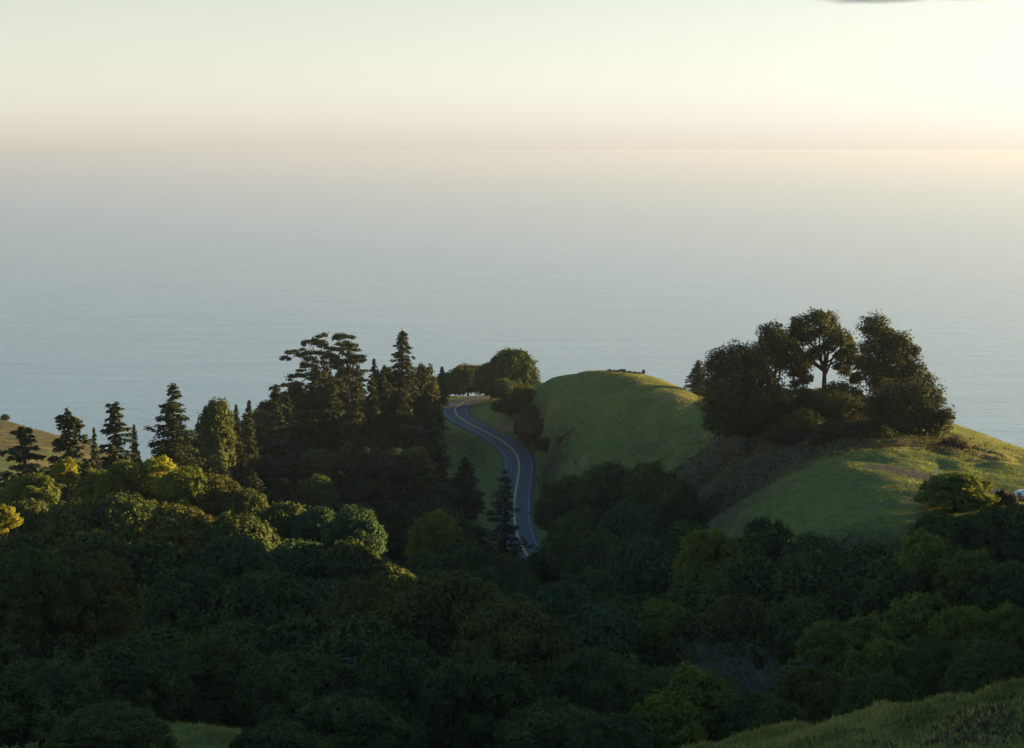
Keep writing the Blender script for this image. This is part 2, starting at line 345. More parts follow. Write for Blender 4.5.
def ribbon(name, line, o0, o1, lift, mat, kind='structure', crown=0.0):
    d = np.gradient(line[:, :2], axis=0); d /= np.linalg.norm(d, axis=1)[:, None]; nrm = np.c_[-d[:, 1], d[:, 0]]
    k = 7; ts = np.linspace(o0, o1, k); V = []
    for t in ts:
        V.append(np.c_[line[:, :2] + nrm * t, line[:, 2] + lift + CAMZ + crown * (1 - (t / max(abs(o0), abs(o1), 1)) ** 2)])
    V = np.stack(V, 1); n = len(line); ii = np.arange(n * k).reshape(n, k)
    f = np.stack([ii[:-1, :-1], ii[:-1, 1:], ii[1:, 1:], ii[1:, :-1]], -1).reshape(-1, 4)[:, ::-1]
    me = mesh_np(name, V.reshape(-1, 3), f, [mat], True); return link(name, me, kind=kind)
ribbon('road', road_c, -3.7, 3.7, .03, ASPHALT)
for a_, b_ in ((-.24, -.08), (.08, .24)): ribbon('road_centre_line', road_c, a_, b_, .045, YPAINT)
for a_ in (-3.25, 3.13): ribbon('road_edge_line', road_c, a_, a_ + .12, .040, WPAINT)
ribbon('road_verge', road_c, -4.3, 4.3, -.03, GRAVEL)
ribbon('side_road', track_c[track_c[:, 0] > P(968, 486, 297)[0]], -2.1, 2.1, .03, simple('worn_asphalt', (.052, .046, .036), .9, var=.3, scale=1.0, spec=.2))

# ------------------------------------------------------------------ trees
def tube_np(pts, rad, k=6):
    """a tapering tube along points: verts, quads"""
    pts = np.array(pts, float); rad = np.array(rad, float); n = len(pts); V = []
    d = np.gradient(pts, axis=0); d /= np.linalg.norm(d, axis=1)[:, None] + 1e-9
    for i in range(n):
        a = np.cross(d[i], [0.31, 0.95, 0.05]); a /= np.linalg.norm(a) + 1e-9; b = np.cross(d[i], a)
        t = np.arange(k) * 2 * math.pi / k
        V.append(pts[i] + rad[i] * (np.cos(t)[:, None] * a + np.sin(t)[:, None] * b))
    ii = np.arange(n * k).reshape(n, k); jj = np.roll(ii, -1, 1)
    return np.concatenate(V), np.stack([ii[:-1], jj[:-1], jj[1:], ii[1:]], -1).reshape(-1, 4)
def merge(parts):
    V, Fc, o = [], [], 0
    for v, f in parts: V.append(v); Fc.append(f + o); o += len(v)
    return np.concatenate(V), np.concatenate(Fc)
def quads(cen, nrm, size, r, asp=1.6):
    """leaf sprays: one bent quad at each centre, facing about nrm"""
    n = len(cen); nrm = nrm / (np.linalg.norm(nrm, axis=1)[:, None] + 1e-9)
    t = np.cross(nrm, r.normal(size=(n, 3))); t /= np.linalg.norm(t, axis=1)[:, None] + 1e-9; b = np.cross(nrm, t)
    s_ = (size * r.uniform(.6, 1.35, n))[:, None]; a = t * s_ * asp * .5; b = b * s_ * .5
    bend = nrm * s_ * .22
    V = np.stack([cen - a - bend, cen - b * .9 + bend * .4, cen + a - bend, cen + b * .9 + bend * .4], 1).reshape(-1, 3)
    return V, np.arange(4 * n).reshape(-1, 4)

def crown_from_lobes(lobes, r, leaf=.42, cover=2.3, inner=.35, rag=.13):
    """lobes: (x, y, z, rx, rz). Leaves lie over every lobe's skin, thinner within, with ragged tips."""
    L = np.array(lobes, float); C_, Nn, T = [], [], []
    for i, (x, y, z, rx, rz) in enumerate(L):
        area = 4 * math.pi * ((rx * rx * 2 + rx * rz) / 3) * .9
        n = int(area * cover / (leaf * leaf * .8)); d = r.normal(size=(n, 3)); d /= np.linalg.norm(d, axis=1)[:, None]
        lump = 1 + .22 * np.sin(d[:, 0] * 5 + i) * np.sin(d[:, 1] * 6 + i * 2) + .12 * np.sin(d[:, 2] * 8 + i * 3 + d[:, 0] * 4)
        rr = np.where(r.random(n) < inner, r.uniform(.35, .9, n), r.normal(1.0, rag, n)) * lump
        p_ = d * rr[:, None] * [rx, rx, rz] + [x, y, z]
        keep = (d[:, 2] > -.75) | (r.random(n) < .35)
        q = (p_[:, None] - L[None, :, :3]) / L[None, :, [3, 3, 4]]; dd = (q ** 2).sum(-1); dd[:, i] = 9
        keep &= dd.min(1) > .35
        p_, d = p_[keep], d[keep]
        C_.append(p_); Nn.append(d * 1.0 + r.normal(size=d.shape) * .42 + [0, 0, .30])
        T.append(np.clip(r.normal(.5, .26) + r.normal(0, .17, len(p_)) + d[:, 2] * .05, 0, 1))
    C_, Nn, T = np.concatenate(C_), np.concatenate(Nn), np.concatenate(T)
    V, Fq = quads(C_, Nn, leaf, r); return V, Fq, np.repeat(T, 4)

def dome_lobes(r, w_, h_, n=26, base=.28, lobe=.30, lean=0.0, flat=1.0):
    """a broad uneven dome of foliage clumps; w_ wide, its top at h_, its skirt at base*h_"""
    L = []; c0 = h_ * base; H = h_ - c0
    sk = r.uniform(0, 6.28)
    for i in range(n):
        az = i * 2.399 + r.uniform(-.35, .35); u = (i + .5) / n; el = math.asin(min(1, u ** .8 * 1.0)) if i < n * .96 else 1.4
        f = r.uniform(.72, .95) * (1 + .16 * math.sin(az * 2 + sk) + .10 * math.sin(az * 3 + 2 * sk))
        lr = w_ * lobe * r.uniform(.42, 1.05) * (1.05 - .35 * u)
        rad = max(w_ / 2 * f - lr * .55, 0) * math.cos(el) ** .8
        L.append((math.cos(az) * rad + lean * u, math.sin(az) * rad, c0 + math.sin(el) * (H - lr * .55) * r.uniform(.86, 1.0) + r.uniform(-.3, .1), lr, lr * r.uniform(.6, .85) * flat))
    for i in range(int(n * .8)):            # small sprays standing proud of the dome
        az = r.uniform(0, 6.283); el = math.asin(r.uniform(.1, 1)); f = r.uniform(.93, 1.06); lr = w_ * r.uniform(.055, .105)
        L.append((math.cos(az) * w_ / 2 * f * math.cos(el) ** .8, math.sin(az) * w_ / 2 * f * math.cos(el) ** .8, c0 + math.sin(el) * (H - lr) * r.uniform(.92, 1.04), lr, lr * r.uniform(.8, 1.3)))
    L.append((0, 0, c0 + H * .4, w_ * .30, H * .42))
    return L

def oak_limbs(r, lobes, h_, tr=.35, forks=7, base_z=0.0, trunk_top=None, lean=(0, 0)):
    tt = trunk_top or h_ * .34; parts = []
    tp = [(0, 0, base_z - 1.2), (lean[0] * .2, lean[1] * .2, tt * .4), (lean[0] * .6, lean[1] * .6, tt * .75), (lean[0], lean[1], tt)]
    parts.append(tube_np(tp, [tr * 1.5, tr, tr * .85, tr * .75], 8))
    L = sorted(lobes, key=lambda q: -q[3])[:forks * 2]; r.shuffle(L)
    for q in L[:forks * 2]:
        e = np.array([q[0], q[1], q[2]]); s_ = np.array([lean[0], lean[1], tt * r.uniform(.42, 1.0)])
        m1 = s_ * .6 + e * .4 + np.array([0, 0, np.linalg.norm(e - s_) * .12]) + r.normal(size=3) * .5; m2 = s_ * .25 + e * .75 + r.normal(size=3) * .3
        k = tr * r.uniform(.38, .6); parts.append(tube_np([s_, m1, m2, e], [k, k * .75, k * .5, k * .2], 5))
        for _ in range(2):
            e2 = e + r.normal(size=3) * q[3] * .55; parts.append(tube_np([m2, (m2 + e2) / 2 + r.normal(size=3) * .15, e2], [k * .4, k * .25, k * .08], 4))
    return merge(parts)

def conifer(r, h_, w_, gap=.75, dens=1.0, droop=.25, start=.08, power=.85, leaf=.42, irregular=.15, up=.0):
    """whorls of drooping branches, each a flat fan of needle sprays; returns crown and trunk"""
    C_, Nn, T = [], [], []; parts = [tube_np([(0, 0, -1.2), (0, 0, h_ * .5), (0, 0, h_)], [h_ * .016 + .06, h_ * .010 + .04, .02], 6)]
    z = h_ * start; k = 0
    while z < h_ * .985:
        u = (z / h_ - start) / (1 - start); L = (w_ / 2 * max(1 - u, .0) ** power * (min(1, .55 + u * 3)) + .18) * r.uniform(1 - irregular * .9, 1.12); skew = r.uniform(0, 6.28)
        nb = 5 + (k % 2) + int(2 * (1 - u)); tone = r.normal(.5, .14)
        for j in range(nb):
            if r.random() < irregular * .5: continue
            az = 6.283 * j / nb + k * 1.1 + r.uniform(-.3, .3); l = L * r.uniform(1 - irregular * 1.6, 1 + irregular * .6) * (1 + .22 * math.cos(az - skew))
            zz = z + r.uniform(-.5, .5) * gap * .8; n = max(5, int(l * 13 * dens))
            t = r.random(n) ** .7; side = r.normal(0, 1, n) * (.10 + .20 * (1 - t)) * l * .8
            ca, sa = math.cos(az), math.sin(az); rr = t * l
            x = ca * rr - sa * side; y = sa * rr + ca * side
            zc = zz + up * rr - droop * rr * (.5 + t * .6) * (1 - .5 * u) + r.normal(0, .10 + .04 * l, n) - .12 * np.abs(side)
            C_.append(np.c_[x, y, zc]); Nn.append(np.c_[ca * .35 + r.normal(0, .35, n), sa * .35 + r.normal(0, .35, n), r.uniform(.4, 1.0, n)])
            T.append(np.clip(tone + r.normal(0, .18, n) + .15 * (t - .5), 0, 1))
            if l > 1.2:
                e = (ca * l * .9, sa * l * .9, zz + up * l - droop * l * .8 * (1 - .5 * u))
                parts.append(tube_np([(0, 0, zz), (e[0] * .5, e[1] * .5, (zz + e[2]) / 2 + l * .05), e], [.05 + l * .012, .04 + l * .006, .02], 4))
        z += gap * (1 - .45 * u) * r.uniform(.8, 1.2); k += 1
    C_, Nn, T = np.concatenate(C_), np.concatenate(Nn), np.concatenate(T)
    V, Fq = quads(C_, Nn, leaf, r, 1.9); return (V, Fq, np.repeat(T, 4)), merge(parts)

class Kind: pass
def reg(name, V, Fq, T, tv, tf_, h_, w_, mat, bark=None):
    k = Kind(); k.h, k.w = h_, w_
    k.crown = mesh_np(name + '_crown', V, Fq, [mat], False, T); k.trunk = mesh_np(name + '_trunk', tv, tf_, [bark or BARK], True); return k
def make_oak(seed, w_, h_, mat, **kw):
    r = np.random.default_rng(seed); ck = {k_: kw.pop(k_) for k_ in ('leaf', 'cover', 'inner') if k_ in kw}
    L = dome_lobes(r, w_, h_, **kw); V, Fq, T = crown_from_lobes(L, r, **ck); tv, tf_ = oak_limbs(r, L, h_)
    return reg('oak', V, Fq, T, tv, tf_, V[:, 2].max() - .25, w_ * 1.05, mat)
def make_fir(seed, h_, w_, mat=None, bark=None, **kw):
    r = np.random.default_rng(seed); (V, Fq, T), (tv, tf_) = conifer(r, h_, w_, **kw)
    return reg('fir', V, Fq, T, tv, tf_, h_, w_, mat or L_FIR, bark)
OAKS = {
    'oak': [make_oak(20 + i, 12, 11, L_OAK, n=30) for i in range(4)],
    'near': [make_oak(40 + i, 14, 13, L_OAK, n=44, lobe=.24, leaf=.30) for i in range(3)],
    'nearbrown': [make_oak(50 + i, 14, 13, L_BROWN, n=44, lobe=.24, leaf=.30) for i in range(2)],
    'brown': [make_oak(60 + i, 12, 11, L_BROWN, n=30) for i in range(3)],
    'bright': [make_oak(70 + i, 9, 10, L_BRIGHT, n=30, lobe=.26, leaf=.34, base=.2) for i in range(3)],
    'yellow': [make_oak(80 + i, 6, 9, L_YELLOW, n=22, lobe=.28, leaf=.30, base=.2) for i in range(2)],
    'cool': [make_oak(90 + i, 11, 9, L_BLUE, n=36, lobe=.24, leaf=.32) for i in range(3)],
    'round': [make_oak(100 + i, 8, 6, L_OAK, n=24, base=.12, leaf=.32) for i in range(2)],
    'scrub': [make_oak(110 + i, 5, 3.2, L_SCRUB, n=18, base=.08, leaf=.26) for i in range(3)],
    'tall': [make_oak(170 + i, 9, 14.5, [L_DARK, L_FIR, L_OAK][i], n=52, base=.12, lobe=.28, leaf=.36) for i in range(3)],
    'fir': [make_fir(120 + i, 22, 9.5, irregular=.28, leaf=.36, dens=1.25) for i in range(5)],
    'slim': [make_fir(130 + i, 22, 6.5, gap=.8, irregular=.2) for i in range(3)],
    'ragged': [make_fir(140 + i, 22, 10.5, gap=1.25, irregular=.42, dens=1.25, droop=.10, leaf=.5, power=.6) for i in range(3)],
    'sparse': [make_fir(150, 20, 8.5, gap=1.15, irregular=.25, dens=.75, droop=.12, up=.05, leaf=.40, power=.75)],
    'pale': [make_fir(160, 14, 6.5, L_BLUE, BARK_PALE, gap=.9, irregular=.4, dens=.6, droop=.05, up=.1, start=.2)],
}
KNAME = {'tall': ('leafy_tree', 'tree'), 'oak': ('oak_tree', 'tree'), 'near': ('oak_tree', 'tree'), 'nearbrown': ('oak_tree', 'tree'), 'brown': ('oak_tree', 'tree'), 'bright': ('leafy_tree', 'tree'), 'yellow': ('leafy_tree', 'tree'),
         'cool': ('leafy_tree', 'tree'), 'round': ('bush', 'bush'), 'scrub': ('shrub', 'shrub'), 'fir': ('fir_tree', 'conifer'), 'slim': ('fir_tree', 'conifer'), 'ragged': ('fir_tree', 'conifer'),
         'sparse': ('fir_tree', 'conifer'), 'pale': ('fir_tree', 'conifer')}
cnt = {}
placed = []
MARKS = {'the tall pointed fir': (402, 345), 'the ragged skyline pair': (335, 350), 'the broad skyline fir': (172, 405), 'the rounded skyline tree': (216, 412), 'the loose bright green tree': (436, 520),
         'the thin open fir': (505, 510), 'the upper road bend': (452, 408), 'the rounded green rim crown': (353, 516), 'the low dark rim oak': (283, 508), 'the brownish-gold oak': (212, 480),
         'the brightest sunlit crown': (158, 464), 'the pointed golden tree': (66, 465), 'the farthest left ragged fir': (68, 415), 'the largest brown oak': (442, 585), 'the broad green dome': (600, 620), 'the bare grey tree': (748, 645),
         'the yellow-green clearing tree': (708, 538), 'the foreground grass slope': (880, 712), 'the young pale-trunked conifer': (355, 640), 'the lower road end': (540, 572), 'the golden-sided bush': (957, 490),
         'the tall foreground oak': (92, 575), 'the small grass patch': (205, 735), 'the dark dome oak': (262, 590), 'the yellow-tipped bush': (700, 680)}
used_labels = set()
def by_mark(adj, px, py, place):
    cand = sorted(MARKS.items(), key=lambda m: math.hypot(m[1][0] - px, m[1][1] - py))[:6]
    for nm, (mx, my) in cand:
        dx, dy = px - mx, py - my; d = math.hypot(dx, dy); a = math.degrees(math.atan2(dy, dx)) % 360
        side = ('right of', 'below and right of', 'below', 'below and left of', 'left of', 'above and left of', 'above', 'above and right of')[int((a + 22.5) // 45) % 8]
        for far in (('just ' if d < 26 else 'a little ' if d < 50 else 'some way ' if d < 80 else 'far '), ):
            l = f'{adj}{place}, {far}{side} {nm}'
            if l not in used_labels and len(l.split()) <= 16: used_labels.add(l); return l
    for o_ in ('second', 'third', 'fourth'):
        l = l.replace('dark', o_ + ' dark', 1) if not l.split()[0] in ('second', 'third', 'fourth') else l.replace(l.split()[0], o_, 1)
        if l not in used_labels and len(l.split()) <= 16: break
    used_labels.add(l); return l

def tree(kind, px, top, Y, wpx, label, group=None, minh=2.5, maxh=40):
    """stands on the ground at frame column px and distance Y, as tall as the photograph shows it there"""
    p_ = P(px, top, Y); x, y = p_[0], p_[1]; g = gz(x, y); hh = min(max(p_[2] - g, minh), maxh)
    vs = OAKS[kind]; i = cnt.get(kind, 0); cnt[kind] = i + 1; k = vs[i % len(vs)]
    wide = wpx * Y / F; sx = wide / k.w; sz = hh / k.h; up = 0.0
    if kind not in CONE: ch = min(hh, wide * (1.05 if kind in TALLISH else 1.0 if Y < 300 else 1.2)); sz = ch / k.h; up = hh - ch
    else: sx *= {'scrub': 1.1, 'round': 1.1, 'slim': 1.5, 'sparse': 1.35, 'pale': 1.4, 'tall': 1.0}.get(kind, 1.65)
    nm, cat = KNAME[kind]
    t = empty(nm, (x, y, CAMZ + g), label, cat, group, rz=(i * 2.4) % 6.283)
    a_ = link('trunk', k.trunk, t); a_.scale = (sx, sx, hh / k.h); a_ = link('crown', k.crown, t); a_.scale = (sx, sx, sz); a_.location = (0, 0, up); placed.append((x, y, wide, hh, kind, px, top))
    if hh > 22 or hh < 3: print('TREE?', kind, px, top, Y, 'h', round(p_[2] - g, 1))
    return t
CONE = {'tall', 'fir', 'slim', 'ragged', 'sparse', 'pale', 'scrub', 'round'}; TALLISH = {'bright', 'yellow'}
SH_V = 'shaded oaks packed across the valley in front'
exec_trees = [
    # left: canopy rim that catches the sun
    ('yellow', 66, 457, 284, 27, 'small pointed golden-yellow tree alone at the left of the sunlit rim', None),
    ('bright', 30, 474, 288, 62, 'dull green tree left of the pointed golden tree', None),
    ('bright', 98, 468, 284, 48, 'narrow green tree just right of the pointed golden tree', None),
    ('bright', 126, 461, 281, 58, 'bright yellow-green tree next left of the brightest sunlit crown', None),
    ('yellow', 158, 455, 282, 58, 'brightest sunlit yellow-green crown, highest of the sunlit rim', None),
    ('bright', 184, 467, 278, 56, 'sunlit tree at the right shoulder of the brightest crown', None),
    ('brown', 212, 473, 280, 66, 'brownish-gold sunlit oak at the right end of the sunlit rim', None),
    ('oak', 243, 488, 277, 54, 'green oak on the falling rim right of the brownish-gold oak', None),
    ('oak', 283, 501, 272, 62, 'low dark oak where the left rim meets the shaded conifer wood', None),
    ('cool', 318, 507, 268, 50, 'blue-green crown near the right end of the left canopy rim', None),
    ('cool', 353, 506, 262, 62, 'rounded green crown ending the left canopy rim beside the dark wood', None),
    ('yellow', 3, 504, 235, 30, 'golden-lit treetop cut by the left edge of the view', None),
    # left: shaded canopy below the rim
    ('oak', 28, 500, 262, 70, 'dark crown under the dull green tree at the left edge', 'shaded oaks under the sunlit rim'),
    ('oak', 72, 500, 258, 76, 'dark crown directly below the pointed golden tree', 'shaded oaks under the sunlit rim'),
    ('oak', 128, 494, 260, 84, 'broad dark crown below the bright yellow-green trees', 'shaded oaks under the sunlit rim'),
    ('brown', 180, 502, 252, 84, 'olive-brown crown below the sunlit rim, centre of the left canopy', 'shaded oaks under the sunlit rim'),
    ('oak', 238, 512, 250, 84, 'dark crown below the brownish-gold oak', 'shaded oaks under the sunlit rim'),
    ('cool', 232, 535, 226, 84, 'cool green crown halfway down the left canopy', None),
    ('cool', 296, 540, 238, 76, 'cool green crown under the low dark oak of the rim', None),
    ('oak', 350, 540, 238, 74, 'dark crown under the rounded green crown beside the wood', None),
    ('oak', 150, 538, 225, 96, 'wide shaded crown at the middle of the left canopy', 'shaded oaks under the sunlit rim'),
    ('oak', 90, 530, 222, 86, 'shaded crown above the tall foreground oak at left', 'shaded oaks under the sunlit rim'),
    ('oak', 20, 532, 205, 66, 'shaded crown behind the tall foreground oak, at the left edge', 'shaded oaks under the sunlit rim'),
    ('near', 190, 566, 190, 110, 'very dark crown in the hollow right of the tall foreground oak', None),
    ('near', 262, 572, 186, 116, 'wide dark dome of an oak in the middle of the lower left canopy', None),
    ('cool', 318, 578, 196, 84, 'cool green crown between the dark dome and the brown oak', None),
    ('nearbrown', 92, 552, 152, 96, 'tall foreground oak with a steep right side, at the lower left', None),
    ('near', 28, 545, 150, 104, 'big dark foreground oak at the left edge of the view', None),
    ('near', 128, 640, 138, 120, 'dark foreground oak low at left, beside the small grass patch', None),
    ('near', 40, 660, 128, 130, 'nearest dark oak in the bottom left corner', None),
    ('near', 215, 632, 152, 120, 'shaded oak behind the small grass patch at the bottom', None),
    ('near', 110, 706, 116, 120, 'dark oak at the bottom edge left of the small grass patch', None),
    ('near', 279, 724, 112, 112, 'dark oak at the bottom edge right of the small grass patch', None),
    ('near', 292, 650, 140, 128, 'dark oak right of the small grass patch at the bottom', None),
    ('pale', 355, 618, 146, 56, 'thin young conifer with a pale bare trunk showing among the oaks', None),
    ('nearbrown', 372, 576, 180, 96, 'olive-brown oak left of the largest brown oak', None),
    ('nearbrown', 442, 566, 172, 150, 'largest olive-brown oak, lit faintly on top, in the middle foreground', None),
    ('nearbrown', 508, 600, 160, 130, 'olive-brown oak at the right flank of the largest brown oak', None),
    ('near', 400, 640, 142, 120, 'shaded oak in front of the largest brown oak', SH_V),
    ('near', 480, 656, 136, 130, 'shaded oak low in front of the olive-brown flank oak', SH_V),
    ('near', 350, 690, 124, 120, 'shaded oak at the bottom edge under the young conifer', SH_V),
    ('cool', 562, 582, 205, 74, 'green crown just below the lower end of the road', None),
    ('cool', 600, 604, 192, 100, 'broad green dome of a tree right of the brown oaks', None),
    ('near', 592, 650, 150, 116, 'shaded oak in front of the broad green dome', SH_V),
    ('near', 648, 668, 148, 110, 'shaded oak left of the yellow-tipped foreground bush', SH_V),
    ('near', 556, 700, 128, 130, 'shaded oak at the bottom edge, centre of the view', SH_V),
    # wood left of the road, near part
    ('bright', 436, 508, 335, 52, 'loose bright green tree inside the dark wood left of the road', None),
    ('oak', 466, 540, 330, 60, 'round dark oak at the lower end of the wood beside the road', None),
    ('oak', 428, 548, 322, 60, 'dark oak below the loose bright green tree', None),
    ('sparse', 505, 470, 372, 50, 'thin open fir standing in front of the road with layered branches', None),
    ('oak', 506, 552, 340, 66, 'low dark oak hiding the road under the thin open fir', None),
    ('oak', 548, 596, 330, 40, 'small dark oak beside the lowest visible bend of the road', None),
    ('oak', 540, 552, 358, 44, 'small dark oak covering the foot of the visible road', None),
    # dark mass right of the road
    ('oak', 566, 474, 372, 58, 'dark oak leaning over the right edge of the road', 'dark oaks in the hollow right of the road'),
    ('oak', 606, 462, 368, 62, 'dark oak at the top of the mass right of the road', 'dark oaks in the hollow right of the road'),
    ('oak', 648, 461, 362, 62, 'dark oak below the middle of the grassy hill', 'dark oaks in the hollow right of the road'),
    ('oak', 674, 478, 350, 50, 'dark oak at the right end of the mass under the grassy hill', 'dark oaks in the hollow right of the road'),
    ('oak', 574, 512, 346, 58, 'dark oak on the lower right side of the road', 'dark oaks in the hollow right of the road'),
    ('cool', 630, 500, 340, 74, 'greenish dark crown in the heart of the mass right of the road', None),
    ('oak', 600, 530, 316, 70, 'shaded crown low in the mass right of the road', 'dark oaks in the hollow right of the road'),
    ('cool', 648, 538, 296, 90, 'cool green dome in the hollow between the road and the clearing', None),
    ('oak', 596, 568, 286, 64, 'shaded crown left of the cool green dome', 'dark oaks in the hollow right of the road'),
    ('oak', 688, 520, 322, 50, 'small dark oak at the foot of the brown slope', None),
    # right: canopy under the clearing
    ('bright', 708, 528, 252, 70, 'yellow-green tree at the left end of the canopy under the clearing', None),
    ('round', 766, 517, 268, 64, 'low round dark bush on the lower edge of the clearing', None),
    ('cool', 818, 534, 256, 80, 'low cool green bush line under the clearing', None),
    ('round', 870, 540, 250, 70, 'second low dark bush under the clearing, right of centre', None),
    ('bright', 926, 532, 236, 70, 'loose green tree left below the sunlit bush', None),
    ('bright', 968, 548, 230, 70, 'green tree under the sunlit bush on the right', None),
    ('oak', 1008, 560, 226, 76, 'dark crown at the right edge below the car', None),
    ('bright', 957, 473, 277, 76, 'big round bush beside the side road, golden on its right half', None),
    ('round', 990, 505, 262, 60, 'dark bush under the roadside, left of the car', None),
    ('round', 1022, 504, 262, 60, 'dark bush directly below the white car', None),
    ('round', 940, 512, 262, 60, 'dark bush at the foot of the big golden-sided bush', None),
    ('oak', 745, 556, 232, 84, 'dark crown right of the yellow-green tree', 'shaded oaks under the clearing'),
    ('oak', 806, 552, 228, 100, 'wide flat dark crown under the clearing', 'shaded oaks under the clearing'),
    ('oak', 872, 556, 220, 96, 'dark crown under the right part of the clearing', 'shaded oaks under the clearing'),
    ('oak', 690, 580, 222, 84, 'dark crown in front of the yellow-green tree', 'shaded oaks under the clearing'),
    ('oak', 640, 604, 210, 70, 'small dark crown right of the broad green dome', 'shaded oaks under the clearing'),
    ('bright', 664, 600, 203, 56, 'loose yellow-green tree in the middle of the valley', None),
    ('brown', 738, 594, 205, 70, 'olive crown above the bare grey tree', None),
    ('brown', 700, 612, 192, 74, 'olive crown left above the bare grey tree', None),
    ('oak', 800, 596, 202, 84, 'very dark crown in the middle of the right canopy', 'shaded oaks under the clearing'),
    ('bright', 864, 614, 182, 74, 'green tree with a pointed yellowish top in the right canopy', None),
    ('bright', 922, 594, 196, 84, 'tall loose green tree in the right canopy', None),
    ('bright', 966, 606, 186, 76, 'green tree at the right, second from the edge', None),
    ('bright', 1010, 604, 186, 60, 'dark green tree cut by the right edge of the view', None),
    ('bright', 828, 622, 174, 60, 'small yellowish-topped tree right of the bare grey tree', None),
    ('bright', 882, 640, 160, 80, 'green tree above the foreground grass slope', None),
    ('near', 936, 640, 158, 90, 'dark tree just above the foreground grass slope at right', None),
    ('near', 992, 640, 152, 90, 'dark tree above the foreground grass at the right edge', None),
    ('nearbrown', 812, 664, 144, 100, 'brownish shaded tree resting against the foreground grass slope', None),
    ('bright', 700, 666, 142, 90, 'feathery yellow-tipped bush left of the foreground grass slope', None),
    ('near', 760, 690, 134, 110, 'dark tree behind the lower end of the foreground grass slope', None),
    ('bright', 666, 694, 130, 80, 'yellow-green bush at the bottom edge left of the grass slope', None),
    ('near', 616, 716, 122, 110, 'dark tree at the bottom edge right of centre', None),
    ('near', 880, 672, 140, 90, 'dark tree touching the crest of the foreground grass', None),
    # far trees at the top of the road and on the skyline
    ('oak', 512, 348, 606, 46, 'round oak on the skyline where the road disappears', None),
    ('oak', 491, 360, 612, 34, 'oak leaning left of the round skyline oak', None),
    ('brown', 468, 363, 630, 40, 'flat-topped oak on the skyline above the road bend', None),
    ('oak', 448, 372, 628, 30, 'low oak on the skyline left of the flat-topped one', None),
    ('oak', 503, 378, 588, 34, 'dark bushy oak beside the top of the road', None),
    ('oak', 511, 398, 556, 34, 'dark bushy oak on the bank right of the road, upper', None),
    ('brown', 524, 384, 548, 30, 'oak at the left shoulder of the grassy hill', None),
    ('scrub', 530, 406, 530, 28, 'brown bush on the bank, highest of the three beside the road', None),
    ('scrub', 538, 418, 522, 28, 'brown bush on the bank, middle of the three beside the road', None),
    ('scrub', 547, 438, 502, 26, 'brown bush on the bank, lowest of the three beside the road', None),
    ('fir', 402, 328, 520, 40, 'tall pointed fir standing highest on the wood beside the sea', None),
    ('slim', 374, 357, 520, 16, 'little pale-topped fir between the ragged pair and the tall pointed fir', None),
    ('tall', 424, 364, 540, 36, 'rounded crown just right of the tall pointed fir', None),
    ('slim', 442, 366, 600, 13, 'tiny fir tip on the skyline above the road bend', None),
    ('tall', 384, 366, 525, 30, 'rounded crown left of the tall pointed fir', None),
    ('fir', 172, 382, 400, 54, 'broad symmetrical fir, largest of the left skyline', None),
    ('ragged', 115, 401, 388, 44, 'ragged fir second in line left of the broad fir', None),
    ('ragged', 68, 406, 352, 46, 'ragged open fir farthest left against the sea', None),
    ('ragged', 24, 425, 332, 56, 'dark ragged fir in front of the brown hill at the left edge', None),
    ('slim', 134, 424, 395, 14, 'small fir tip between the ragged fir and the broad fir', None),
    ('slim', 94, 426, 380, 14, 'small fir tip between the two ragged firs', None),
    ('tall', 216, 398, 425, 44, 'rounded tree right of the broad fir', None),
    ('slim', 249, 399, 430, 18, 'small pointed fir right of the rounded tree', None),
    ('slim', 236, 404, 428, 16, 'smaller pointed fir beside the rounded tree', None),
    ('ragged', 276, 384, 455, 36, 'dark fir left below the big ragged pair', None),
    ('fir', 698, 360, 476, 24, 'lone small pine at the right end of the sunlit hill crest', None),
]
for q in exec_trees: tree(*q)

# the shaded wood left of the road and the rows that close the valley canopy
r_ = np.random.default_rng(5)
def row(Y, a, b, step, tops, kinds, label, group, wk=1.6):
    x = a
    while x < b:
        top = np.interp(x, [q[0] for q in tops], [q[1] for q in tops]) + r_.uniform(-6, 9); k = kinds[int(r_.integers(len(kinds)))]
        tree(k, x + r_.uniform(-3, 3), top, Y + r_.uniform(-8, 8), step * wk * r_.uniform(1.0, 1.35) * (.72 if k in ('fir', 'slim', 'ragged') else 1), by_mark({'fir': 'dark full fir', 'slim': 'dark slim fir', 'ragged': 'dark ragged fir', 'oak': 'dark round-crowned tree', 'tall': 'dark tall leafy tree', 'cool': 'dark cool-green tree', 'brown': 'dark olive tree'}[k], x, top, label), ('firs ' if k in ('fir', 'slim', 'ragged') else 'leafy trees ') + group)
        x += step * r_.uniform(.8, 1.2)
WL, WG = ' in the wood', 'packed in the shaded wood left of the road'
mixk = ['tall', 'fir', 'fir', 'tall', 'slim', 'ragged']
row(545, 300, 432, 19, [(300, 384), (318, 364), (345, 360), (380, 366), (432, 372)], mixk, WL, WG)
row(510, 268, 436, 21, [(262, 396), (300, 384), (330, 374), (380, 374), (436, 390)], mixk, WL, WG)
row(470, 186, 440, 24, [(186, 436), (240, 424), (278, 408), (300, 386), (330, 372), (388, 378), (440, 414)], ['fir', 'ragged', 'fir', 'slim', 'tall'], WL, WG)
row(488, 182, 300, 20, [(182, 424), (240, 412), (300, 394)], ['tall', 'tall', 'fir'], WL, WG)
row(430, 150, 470, 26, [(150, 452), (260, 446), (400, 448), (440, 446), (470, 462)], mixk, WL, WG)
row(395, 4, 488, 27, [(4, 470), (100, 452), (230, 470), (400, 474), (460, 476), (488, 500)], mixk, WL, WG)
